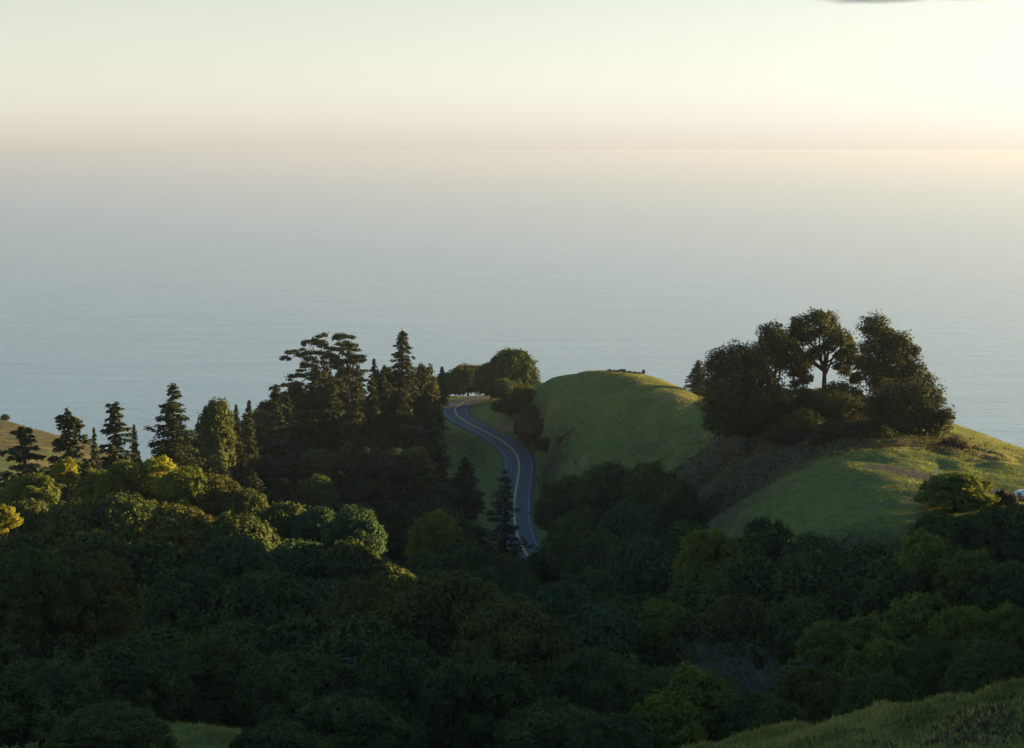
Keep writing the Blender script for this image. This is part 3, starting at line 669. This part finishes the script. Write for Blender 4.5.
row(358, 4, 486, 31, [(4, 480), (240, 492), (400, 500), (486, 516)], ['tall', 'oak', 'fir'], WL, WG)
row(305, 330, 560, 40, [(330, 545), (440, 566), (560, 584)], ['oak', 'cool'], ' in the hollow', 'in the hollow below the road')
row(262, 372, 640, 46, [(372, 556), (440, 575), (560, 596), (640, 600)], ['oak', 'cool'], ' in the hollow', 'in the hollow below the road')
row(228, 380, 640, 50, [(380, 580), (440, 592), (560, 604), (640, 612)], ['oak', 'brown'], '', 'between the crowns of the middle valley')
row(205, 640, 1030, 56, [(640, 628), (1030, 625)], ['oak', 'brown'], '', 'between the crowns of the right canopy')
row(168, 560, 1030, 60, [(560, 660), (800, 664), (1030, 640)], ['oak', 'brown'], '', 'between the crowns of the right canopy')
row(205, 0, 380, 60, [(0, 580), (380, 585)], ['oak'], '', 'between the crowns of the left canopy')
row(172, 100, 420, 60, [(100, 620), (420, 612)], ['oak'], '', 'between the crowns of the left canopy')

# trees whose own outline stands against the sea, modelled one by one
def own_tree(name, px, Y, lobes, label, cat, mat, tr=.35, leaf=.34, cover=2.0, seed=1, flat=None, trunk_top=None, forks=7, inner=.3, group=None, base=None, rag=.14):
    """lobes: (px, py, radius px, depth m[, thickness px]) turned into clumps in metres round the foot of the trunk"""
    r = np.random.default_rng(seed); b0 = P(px, base or 400, Y); g = gz(b0[0], Y); m = Y / F; L = []
    for q in lobes:
        c_ = P(q[0], q[1], Y); L.append((c_[0] - b0[0], q[3], c_[2] - g, q[2] * m, (q[4] if len(q) > 4 else q[2] * .85) * m))
    V, Fq, T = crown_from_lobes(L, r, leaf=leaf, cover=cover, inner=inner, rag=rag)
    top = max(l[2] + l[4] for l in L); tv, tf_ = oak_limbs(r, L, top, tr=tr, trunk_top=trunk_top, forks=forks)
    t = empty(name, (b0[0], Y, CAMZ + g), label, cat, group)
    link('trunk', mesh_np(name + '_trunk', tv, tf_, [BARK], True), t); link('crown', mesh_np(name + '_crown', V, Fq, [mat], False, T), t); return t
def zz(lst, ox, oy, k, dep, seed=0, jit=2.2):
    r = np.random.default_rng(seed); return [(ox + q[0] / k, oy + q[1] / k, q[2] * 1.12 / k, r.uniform(-jit, jit) + dep) + ((q[3] / k,) if len(q) > 3 else ()) for q in lst]
Z4 = (680, 290, 2.977)
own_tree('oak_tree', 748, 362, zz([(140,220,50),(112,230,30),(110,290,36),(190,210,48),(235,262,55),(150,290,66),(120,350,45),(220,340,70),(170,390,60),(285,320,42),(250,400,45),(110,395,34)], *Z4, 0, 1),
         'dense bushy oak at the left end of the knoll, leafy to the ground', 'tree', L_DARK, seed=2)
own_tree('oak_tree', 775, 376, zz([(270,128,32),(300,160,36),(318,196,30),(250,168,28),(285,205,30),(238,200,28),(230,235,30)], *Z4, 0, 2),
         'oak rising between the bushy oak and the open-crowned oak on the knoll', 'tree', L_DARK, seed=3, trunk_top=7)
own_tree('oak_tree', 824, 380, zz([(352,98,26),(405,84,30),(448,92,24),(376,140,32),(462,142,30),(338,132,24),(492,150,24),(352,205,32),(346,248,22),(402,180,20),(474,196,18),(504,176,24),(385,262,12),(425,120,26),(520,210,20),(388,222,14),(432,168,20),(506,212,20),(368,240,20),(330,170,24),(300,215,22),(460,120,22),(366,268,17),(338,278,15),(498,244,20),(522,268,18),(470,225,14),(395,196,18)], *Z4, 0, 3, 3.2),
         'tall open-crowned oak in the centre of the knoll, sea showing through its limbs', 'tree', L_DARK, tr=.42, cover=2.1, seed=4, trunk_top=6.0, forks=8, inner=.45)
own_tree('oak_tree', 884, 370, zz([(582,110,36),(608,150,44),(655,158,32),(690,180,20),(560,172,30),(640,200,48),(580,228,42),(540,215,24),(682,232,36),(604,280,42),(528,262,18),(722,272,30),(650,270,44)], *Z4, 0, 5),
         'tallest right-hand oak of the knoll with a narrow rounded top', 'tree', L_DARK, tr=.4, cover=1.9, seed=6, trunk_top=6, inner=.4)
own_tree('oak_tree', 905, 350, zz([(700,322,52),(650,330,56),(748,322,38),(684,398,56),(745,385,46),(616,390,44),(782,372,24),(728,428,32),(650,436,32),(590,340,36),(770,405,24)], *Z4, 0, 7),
         'broad low oak at the right end of the knoll, catching light on its right side', 'tree', L_DARK, seed=8)
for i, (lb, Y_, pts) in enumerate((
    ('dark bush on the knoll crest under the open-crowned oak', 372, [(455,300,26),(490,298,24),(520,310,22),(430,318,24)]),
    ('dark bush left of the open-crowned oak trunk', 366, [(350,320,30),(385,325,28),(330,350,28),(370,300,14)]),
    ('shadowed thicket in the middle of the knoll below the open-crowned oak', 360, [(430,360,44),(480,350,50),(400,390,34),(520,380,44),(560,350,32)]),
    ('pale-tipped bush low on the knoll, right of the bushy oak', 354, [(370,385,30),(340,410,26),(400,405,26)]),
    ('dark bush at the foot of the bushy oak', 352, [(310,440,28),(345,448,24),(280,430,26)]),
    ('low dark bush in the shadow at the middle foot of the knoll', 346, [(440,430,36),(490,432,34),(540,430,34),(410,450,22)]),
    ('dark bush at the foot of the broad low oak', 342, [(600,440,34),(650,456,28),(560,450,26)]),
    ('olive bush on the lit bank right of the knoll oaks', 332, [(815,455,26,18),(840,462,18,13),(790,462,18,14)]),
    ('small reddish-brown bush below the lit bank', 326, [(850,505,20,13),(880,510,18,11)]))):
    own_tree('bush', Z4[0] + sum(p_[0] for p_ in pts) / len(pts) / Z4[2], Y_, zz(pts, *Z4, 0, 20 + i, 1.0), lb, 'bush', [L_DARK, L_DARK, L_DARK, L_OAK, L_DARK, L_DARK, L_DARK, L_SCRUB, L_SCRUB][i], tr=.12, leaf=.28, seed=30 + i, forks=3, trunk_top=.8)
Z6 = (270, 320, 6.4)
def pads(lst, seed):
    r = np.random.default_rng(seed); o = []
    for x0, x1, y0, y1 in lst:
        n = max(2, int((x1 - x0) / 16)); dy = r.uniform(-.25, .25) * (y1 - y0)
        for j in range(n):
            u = (j + r.uniform(0, 1)) / n
            o.append((Z6[0] + (x0 + (x1 - x0) * u) / 6.4, Z6[1] + ((y0 + y1) / 2 + dy * (2 * u - 1) + (y1 - y0) * r.uniform(-.4, .4)) / 6.4, r.uniform(13, 30) / 6.4, r.uniform(-3.5, 3.5), r.uniform(6, 13) / 6.4))
    return o
own_tree('fir_tree', 327, 505, pads([(292,352,92,122),(215,345,128,158),(290,395,148,180),(112,275,190,222),(78,132,228,252),(160,300,232,268),(300,400,190,232),(190,290,280,302),(118,230,320,375),(250,325,310,395),(70,205,398,442),(215,320,400,450),(320,420,240,330),(300,420,330,440)], 3),
         'big old fir with flat wind-bent layers, left one of the ragged skyline pair', 'conifer', L_FIR, tr=.36, leaf=.34, cover=2.2, rag=.34, seed=61, trunk_top=22, forks=16, inner=.4)
own_tree('fir_tree', 350, 500, pads([(404,440,88,118),(430,545,98,122),(436,562,138,170),(400,560,178,202),(495,592,208,242),(375,485,200,250),(400,560,245,300),(560,600,255,275),(420,600,300,360),(400,620,360,430)], 4),
         'old fir with a flat-topped crown, right one of the ragged skyline pair', 'conifer', L_FIR, tr=.32, leaf=.34, cover=2.2, rag=.34, seed=62, trunk_top=22, forks=16, inner=.4)

# bare grey tree in the valley
def bare_tree(px, top, Y, label):
    p_ = P(px, top, Y); g = gz(p_[0], Y); h_ = p_[2] - g; r = np.random.default_rng(77); parts = []
    def grow(a, d, l, rad, dep):
        e = a + d * l; m_ = (a + e) / 2 + r.normal(size=3) * l * .08; parts.append(tube_np([a, m_, e], [rad, rad * .8, rad * .6], 5 if dep > 3 else 3))
        if dep == 0: return
        for _ in range(3 if dep > 1 else 4):
            nd = d + r.normal(size=3) * .55 + np.array([0, 0, .10]); nd /= np.linalg.norm(nd); grow(e, nd, l * r.uniform(.62, .85), rad * .58, dep - 1)
    for k in range(5):
        a_ = k * 1.256; d = np.array([math.cos(a_) * .45, math.sin(a_) * .45, .9]); grow(np.array([0, 0, h_ * .25]), d / np.linalg.norm(d), h_ * .24, .13, 5)
    v, f = merge(parts); tv, tf_ = tube_np([(0, 0, -1), (0.1, 0, h_ * .14), (0, 0, h_ * .27)], [.34, .28, .2], 8)
    sz_ = h_ / v[:, 2].max(); v[:, 2] *= sz_; tv[1:] *= 1
    t = empty('bare_tree', (p_[0], Y, CAMZ + g), label, 'tree'); BG = simple('silver_twigs', (.12, .125, .125), .9, var=.25, spec=.1)
    link('trunk', mesh_np('bare_trunk', tv, tf_, [BG], True), t); link('branches', mesh_np('bare_branches', v, f, [BG], True), t)
bare_tree(748, 634, 152, 'leafless silver-grey tree among green crowns in the right of the valley')

# ------------------------------------------------------------------ small things
def bm_obj(name, build, mats, parent=None, smooth=False, bevel=0):
    bm = bmesh.new(); build(bm)
    if bevel: bmesh.ops.bevel(bm, geom=bm.edges[:], offset=bevel, segments=2, affect='EDGES', profile=.6)
    bmesh.ops.recalc_face_normals(bm, faces=bm.faces[:])
    me = bpy.data.meshes.new(name); bm.to_mesh(me); bm.free()
    for m in mats: me.materials.append(m)
    if smooth:
        for p_ in me.polygons: p_.use_smooth = True
    return link(name, me, parent)
def box(bm, cx, cy, cz, sx, sy, sz):
    bmesh.ops.create_cube(bm, size=1, matrix=Matrix.Translation((cx, cy, cz)) @ Matrix.Diagonal((sx, sy, sz, 1)))
def cyl(bm, c_, r, d, axis='Z', seg=20, r2=None):
    rot = {'Z': Matrix(), 'X': Matrix.Rotation(math.pi / 2, 4, 'Y'), 'Y': Matrix.Rotation(math.pi / 2, 4, 'X')}[axis]
    bmesh.ops.create_cone(bm, cap_ends=True, segments=seg, radius1=r, radius2=r if r2 is None else r2, depth=d, matrix=Matrix.Translation(c_) @ rot)
WHITE = simple('white_car_paint', (.80, .82, .84), .25, var=.03); GLASS = simple('dark_car_glass', (.02, .025, .03), .08, var=.1); RUB = simple('tyre_rubber', (.02, .02, .02), .85)
ALLOY = simple('wheel_alloy', (.5, .5, .52), .35, .9); BLK = simple('black_plastic', (.025, .025, .028), .6); LAMP = simple('headlight_lens', (.75, .78, .80), .08, var=.05); RED = simple('red_lens', (.4, .02, .02), .2)
def profile(bm, pts, yw, top_in=0.0, z_top=1.0, z_low=.9):
    """side outline (x, z) drawn across the car's width, leaning in above the waist"""
    rows = []
    for y in (-yw, -yw * .96, yw * .96, yw):
        k = .97 if abs(y) == yw else 1.0; row_ = []
        for x, z in pts:
            lean = top_in * max(0, (z - z_low) / (z_top - z_low)); row_.append(bm.verts.new((x * (k if abs(x) > 1.9 else 1), y - math.copysign(lean, y), z if abs(y) < yw else z - .03 if z > .8 else z + .02)))
        rows.append(row_)
    n = len(pts)
    for a, b in zip(rows[:-1], rows[1:]):
        for i in range(n): bm.faces.new((a[i], a[(i + 1) % n], b[(i + 1) % n], b[i]))
    bm.faces.new(rows[0]); bm.faces.new(rows[-1][::-1])
def arch(cx, r=.40, z0=.28, n=7): return [(cx + r * math.cos(math.pi * i / (n - 1)), z0 + .08 + r * math.sin(math.pi * i / (n - 1)) * .98) for i in range(n)]
def build_car(loc, rz, label):
    t = empty('parked_car', loc, label, 'car', rz=rz)
    # x forward
    body = [(2.28, .34), (2.33, .62), (2.26, .84), (2.05, .98), (1.15, 1.08), (.95, 1.10), (-2.05, 1.12), (-2.28, 1.05), (-2.33, .62), (-2.26, .34)]
    body += [(-1.80, .30)] + arch(-1.40)[::-1][0:0] + [(x, z) for x, z in arch(-1.40)[::-1]] + [(.95, .28)] + [(x, z) for x, z in arch(1.42)[::-1]] + [(1.88, .30)]
    bm_obj('body', lambda bm: profile(bm, body, .92, .06, 1.12, .7), [WHITE], t)
    roof = [(1.02, 1.085), (.30, 1.58), (.05, 1.64), (-1.55, 1.64), (-1.85, 1.58), (-2.20, 1.10)]
    bm_obj('cabin', lambda bm: profile(bm, roof, .84, .16, 1.64, 1.1), [WHITE], t)
    def quadp(pts, th=.012):
        def f(bm):
            a = [bm.verts.new(p_) for p_ in pts]; n_ = (Vector(pts[1]) - Vector(pts[0])).cross(Vector(pts[2]) - Vector(pts[0])).normalized() * th
            b = [bm.verts.new(Vector(p_) + n_) for p_ in pts]; bm.faces.new(a); bm.faces.new(b[::-1])
            for i in range(len(a)): bm.faces.new((a[i], a[(i + 1) % len(a)], b[(i + 1) % len(a)], b[i]))
        return f
    bm_obj('windscreen', quadp([(.99, -.74, 1.125), (.99, .74, 1.125), (.36, .64, 1.56), (.36, -.64, 1.56)], .02), [GLASS], t)
    bm_obj('rear_window', quadp([(-2.17, .74, 1.15), (-2.17, -.74, 1.15), (-1.90, -.66, 1.54), (-1.90, .66, 1.54)], .02), [GLASS], t)
    for sy in (-1, 1):
        for pts in (((.80, 1.13), (.30, 1.52), (-.30, 1.54), (-.30, 1.13)), ((-.40, 1.13), (-.40, 1.54), (-1.25, 1.54), (-1.25, 1.13)), ((-1.35, 1.13), (-1.35, 1.54), (-1.70, 1.53), (-2.0, 1.13))):
            bm_obj('side_window', quadp([(x, sy * (.862 - .16 * (z - 1.1) / .54), z) for x, z in (pts if sy < 0 else pts[::-1])], .015), [GLASS], t)
        m = bm_obj('mirror', lambda bm: box(bm, .78, sy * .99, 1.16, .12, .20, .14), [WHITE], t, bevel=.02)
        bm_obj('headlight', lambda bm: box(bm, 2.20, sy * .68, .80, .16, .34, .14), [LAMP], t, bevel=.03)
        bm_obj('tail_light', lambda bm: box(bm, -2.28, sy * .76, .92, .10, .20, .26), [RED], t, bevel=.02)
        for x in (1.42, -1.40):
            w_ = empty_part('wheel', t, (x, sy * .80, .35))
            def tyre(bm):
                pr = [(.22, -.10), (.31, -.115), (.35, -.08), (.35, .08), (.31, .115), (.22, .10)]; rg = []
                for i in range(28):
                    a_ = i * 2 * math.pi / 28; rg.append([bm.verts.new((r * math.cos(a_), y, r * math.sin(a_))) for r, y in pr])
                for i in range(28):
                    for j in range(6): bm.faces.new((rg[i][j], rg[i][(j + 1) % 6], rg[(i + 1) % 28][(j + 1) % 6], rg[(i + 1) % 28][j]))
            bm_obj('tyre', tyre, [RUB], w_, smooth=False)
            def rim(bm):
                cyl(bm, (0, sy * .02, 0), .225, .10, 'Y', 28); cyl(bm, (0, sy * .09, 0), .06, .05, 'Y', 12)
                for k in range(5):
                    a_ = k * 1.2566; mt_ = Matrix.Rotation(-a_, 4, 'Y') @ Matrix.Translation((.12, sy * .085, 0)) @ Matrix.Diagonal((.20, .03, .05, 1)); bmesh.ops.create_cube(bm, size=1, matrix=mt_)
            bm_obj('rim', rim, [ALLOY], w_)
    bm_obj('grille', lambda bm: box(bm, 2.30, 0, .66, .08, 1.0, .20), [BLK], t, bevel=.02)
    bm_obj('bumper', lambda bm: box(bm, 2.27, 0, .42, .16, 1.66, .16), [BLK], t, bevel=.03)
    for y in (-.55, .55): bm_obj('roof_rail', lambda bm: box(bm, -.75, y, 1.665, 1.7, .04, .04), [BLK], t)
def empty_part(name, parent, loc):
    o = bpy.data.objects.new(name, None); col.objects.link(o); o.parent = parent; o.location = loc; return o
ci = np.argmin(np.abs(track_c[:, 0] - P(1028.5, 497, 288)[0])); cp = track_c[ci]; cd = track_c[ci + 2] - track_c[ci - 2]
build_car((cp[0], cp[1] - .6, CAMZ + cp[2] + .03), math.atan2(cd[1], cd[0]) + .06, 'white car parked on the side road at the right edge of the view')

def post(px, py, Y, h_, wd, label, cat, mat, name):
    x, y = P(px, py, Y)[:2]; g = gz(x, y); t = empty(name, (x, y, CAMZ + g), label, cat)
    bm_obj('post', lambda bm: (box(bm, 0, 0, h_ / 2 - .2, wd, .08, h_ + .4), cyl(bm, (0, 0, h_), wd * .5, .08, 'Y', 16)), [mat], t, bevel=.01)
    bm_obj('reflector', lambda bm: cyl(bm, (0, -.05, h_ - .15), .05, .02, 'Y', 16), [LAMP], t); return t
post(937, 474, 303, 1.25, .22, 'short white marker post beside the side road, above the golden-sided bush', 'post', simple('white_post_paint', (.82, .78, .62), .6), 'marker_post')
x, y = P(478, 397, 617)[:2]; g = gz(x, y); t = empty('road_sign', (x, y, CAMZ + g), 'tiny pale sign where the road disappears under the trees', 'sign')
bm_obj('pole', lambda bm: cyl(bm, (0, .03, .6), .04, 2.0), [simple('galvanised', (.3, .3, .3), .5, .8)], t)
bm_obj('panel', lambda bm: box(bm, 0, 0, 1.3, .95, .03, .65), [simple('pale_sign_face', (.75, .72, .55), .5)], t, bevel=.01)

def rock(x, y, s_, seed, label, group, mat):
    bm = bmesh.new(); bmesh.ops.create_icosphere(bm, subdivisions=3, radius=1)
    for v in bm.verts:
        n = mnoise.noise(v.co * 1.3 + Vector((seed * 7.1, 0, 0))) * .45 + mnoise.noise(v.co * 3.5 + Vector((0, seed * 3.3, 0))) * .2; v.co = v.co * (1 + n); v.co.x *= s_[0]; v.co.y *= s_[1]; v.co.z *= s_[2]
    me = bpy.data.meshes.new('rock'); bm.to_mesh(me); bm.free(); me.materials.append(mat)
    o = link('rock', me); o.location = (x, y, CAMZ + gz(x, y) + s_[2] * .25); o['label'] = label; o['category'] = 'rock'; o['group'] = group
ROCK = simple('grey_rock', (.085, .075, .072), .95, var=.5, scale=1.5, spec=.1)
rr_ = np.random.default_rng(8); cr = np.argmax
def crest_point(px, py):       # the farthest ground one sees in this column: the crest
    Ys = np.linspace(470, 540, 141); X = (px - 512) / F * Ys; H = height(X, Ys); return X, Ys, H, int(np.argmax(H / Ys))
rk = ['leftmost dark rock of the low outcrop on the grassy crest', 'second dark rock from the left in the crest outcrop', 'third dark rock from the left in the crest outcrop', 'highest rock of the crest outcrop, standing above the line',
      'dark rock just right of the highest one on the crest', 'middle right rock of the crest outcrop', 'flat rock second from the right of the crest outcrop', 'rightmost rock of the crest outcrop, nearest the small shrub']
for i, px in enumerate((610, 614, 618.5, 622, 626, 630, 635, 640)):
    X, Ys, H, j = crest_point(px, 372); rock(X[j], Ys[j] - 1.5, ((.75, .7, .95)[i == 3 and 2 or 0] * rr_.uniform(.8, 1.1), .6, (.75 if i == 3 else .42)), i + 1, rk[i], 'rocks of the low outcrop on the hill crest', ROCK)
X, Ys, H, j = crest_point(644, 372)
r = np.random.default_rng(3); V, Fq, T = crown_from_lobes([(0, 0, .75, .42, .5), (.05, 0, 1.15, .22, .32)], r, leaf=.18); tv, tf_ = tube_np([(0, 0, -.3), (0, 0, .6)], [.06, .05], 6)
t = empty('shrub', (X[j], Ys[j] - .8, CAMZ + H[j]), 'single tiny dark shrub on the skyline of the grassy hill', 'shrub')
link('trunk', mesh_np('shrub_stem', tv, tf_, [BARK], True), t); link('crown', mesh_np('shrub_crown', V, Fq, [L_OAK], False, T), t)
for px, top, Y, wp, kd, lb in ((434, 392, 598, 12, 'scrub', 'rusty bush at the outer edge of the road bend'), (5, 414, 898, 8, 'round', 'tiny bush on the skyline of the distant brown hill'), (1002, 489, 279, 16, 'scrub', 'brown weedy bush between the golden-sided bush and the white car'),
                           (1012, 494, 276, 12, 'scrub', 'smaller brown bush directly in front of the white car'), (562, 444, 478, 10, 'scrub', 'small twiggy bush at the left foot of the grassy hill')):
    tree(kd, px, top, Y, wp, lb, minh=1.2)

# grass, heath and brush that nobody could count
def scatter(name, n, x0, x1, y0, y1, dens, hh, wd, mat, seed, blades=3, spread=.25, lab=None):
    r = np.random.default_rng(seed); x = r.uniform(x0, x1, n); y = r.uniform(y0, y1, n)
    k = r.random(n) < dens(x, y)
    for line, w_ in ((road_c, 4.3), (track_c, 3.1)): k &= seg_d(x, y, line)[0] > w_
    x, y = x[k], y[k]; z = height(x, y); n = len(x)
    c_ = np.repeat(np.c_[x, y, z + CAMZ], blades, 0); m = len(c_); c_[:, 0] += r.normal(0, spread, m); c_[:, 1] += r.normal(0, spread, m); c_[:, 2] -= .05
    a = r.uniform(0, 6.28, m); w_ = wd * r.uniform(.6, 1.4, m); h_ = hh * r.uniform(.4, 1.3, m) * np.repeat(r.uniform(.6, 1.3, n), blades); l = r.normal(0, .35, (m, 2)) * h_[:, None]
    d = np.c_[np.cos(a), np.sin(a), 0 * a] * w_[:, None]; tip = np.c_[l, h_]
    V = np.stack([c_ - d, c_ + d, c_ + tip], 1).reshape(-1, 3); T = np.clip(np.repeat(np.repeat(fbm(x, y, 3, 2, 3) + .5, blades) + r.normal(0, .15, m), 3), 0, 1)
    o = link(name, mesh_np(name, V, np.arange(3 * m).reshape(-1, 3), [mat], False, T), kind='stuff')
heathf = lambda x, y: np.clip((fbm(x * .7, y, 5, 3, 31) - .075) * 9, 0, 1)
scatter('grass', 90000, 4, 46, 72, 135, lambda x, y: 1 - .8 * heathf(x, y), .30, .06, TUFT, 1, 4, .16)
scatter('heath', 60000, 4, 46, 72, 135, lambda x, y: heathf(x, y), .20, .045, HEATH, 2, 6, .20)
scatter('grass', 26000, -30, -6, 100, 140, lambda x, y: 1 - .7 * heathf(x, y), .22, .05, TUFT, 3, 4, .18)
scatter('grass', 60000, 0, 100, 262, 400, lambda x, y: np.where(y < 400, .9, 0) * (fbm(x, y, 4, 2, 8) > -.12), .16, .07, TUFT, 4, 3, .25)
scatter('grass', 60000, 0, 60, 400, 530, lambda x, y: 1.0 * (fbm(x, y, 5, 2, 8) > -.15), .16, .09, TUFT, 5, 3, .30)
def brushf(x, y):
    o = 0
    for px, py, Y, rx, ry, a in ((690, 480, 385, 18, 32, .6), (750, 450, 368, 13, 22, .9), (800, 440, 352, 20, 14, .9), (880, 440, 340, 16, 12, .8), (527, 430, 530, 4, 22, .8), (555, 450, 475, 5, 20, 1), (955, 455, 328, 8, 7, .8), (850, 545, 262, 26, 7, .7)):
        c_ = P(px, py, Y); o = o + a * np.exp(-((x - c_[0]) / rx) ** 2 - ((y - c_[1]) / ry) ** 2)
    return np.clip(o, 0, 1) * (fbm(x, y, 6, 2, 15) > -.08)
scatter('brush', 70000, -2, 100, 255, 550, brushf, .40, .10, tuft_mat('dark_brush', (.036, .036, .015), (.082, .074, .034), .15), 6, 5, .35)

# a thin grey cloud far out, just entering the top of the view
M = MT('cloud_vapour'); tcn = M.n('ShaderNodeTexCoord').outputs['Object']
nz = M.noise(2.2, 5, tcn); ln = M.n('ShaderNodeVectorMath', {0: tcn}, operation='LENGTH').outputs['Value']
dn = M.math('MULTIPLY', M.n('ShaderNodeMath', {0: M.math('SUBTRACT', M.math('ADD', nz, .35), ln), 1: 0.0}, operation='MAXIMUM').outputs[0], .011)
cv = M.n('ShaderNodeVolumePrincipled', {'Color': (.86, .84, .86, 1), 'Density': dn, 'Anisotropy': .2}); M.t.links.new(cv.outputs[0], M.out.inputs['Volume'])
for i, (px, py, wx, wz) in enumerate(((880, -5, 700, 62), (985, -9, 560, 70))):
    bm = bmesh.new(); bmesh.ops.create_icosphere(bm, subdivisions=3, radius=1.0); me = bpy.data.meshes.new('cloud'); bm.to_mesh(me); bm.free(); me.materials.append(M.m)
    o = link('cloud', me, kind='structure'); p_ = P(px, py, 14000); o.location = (p_[0], p_[1], p_[2] + CAMZ); o.scale = (wx, 700, wz)
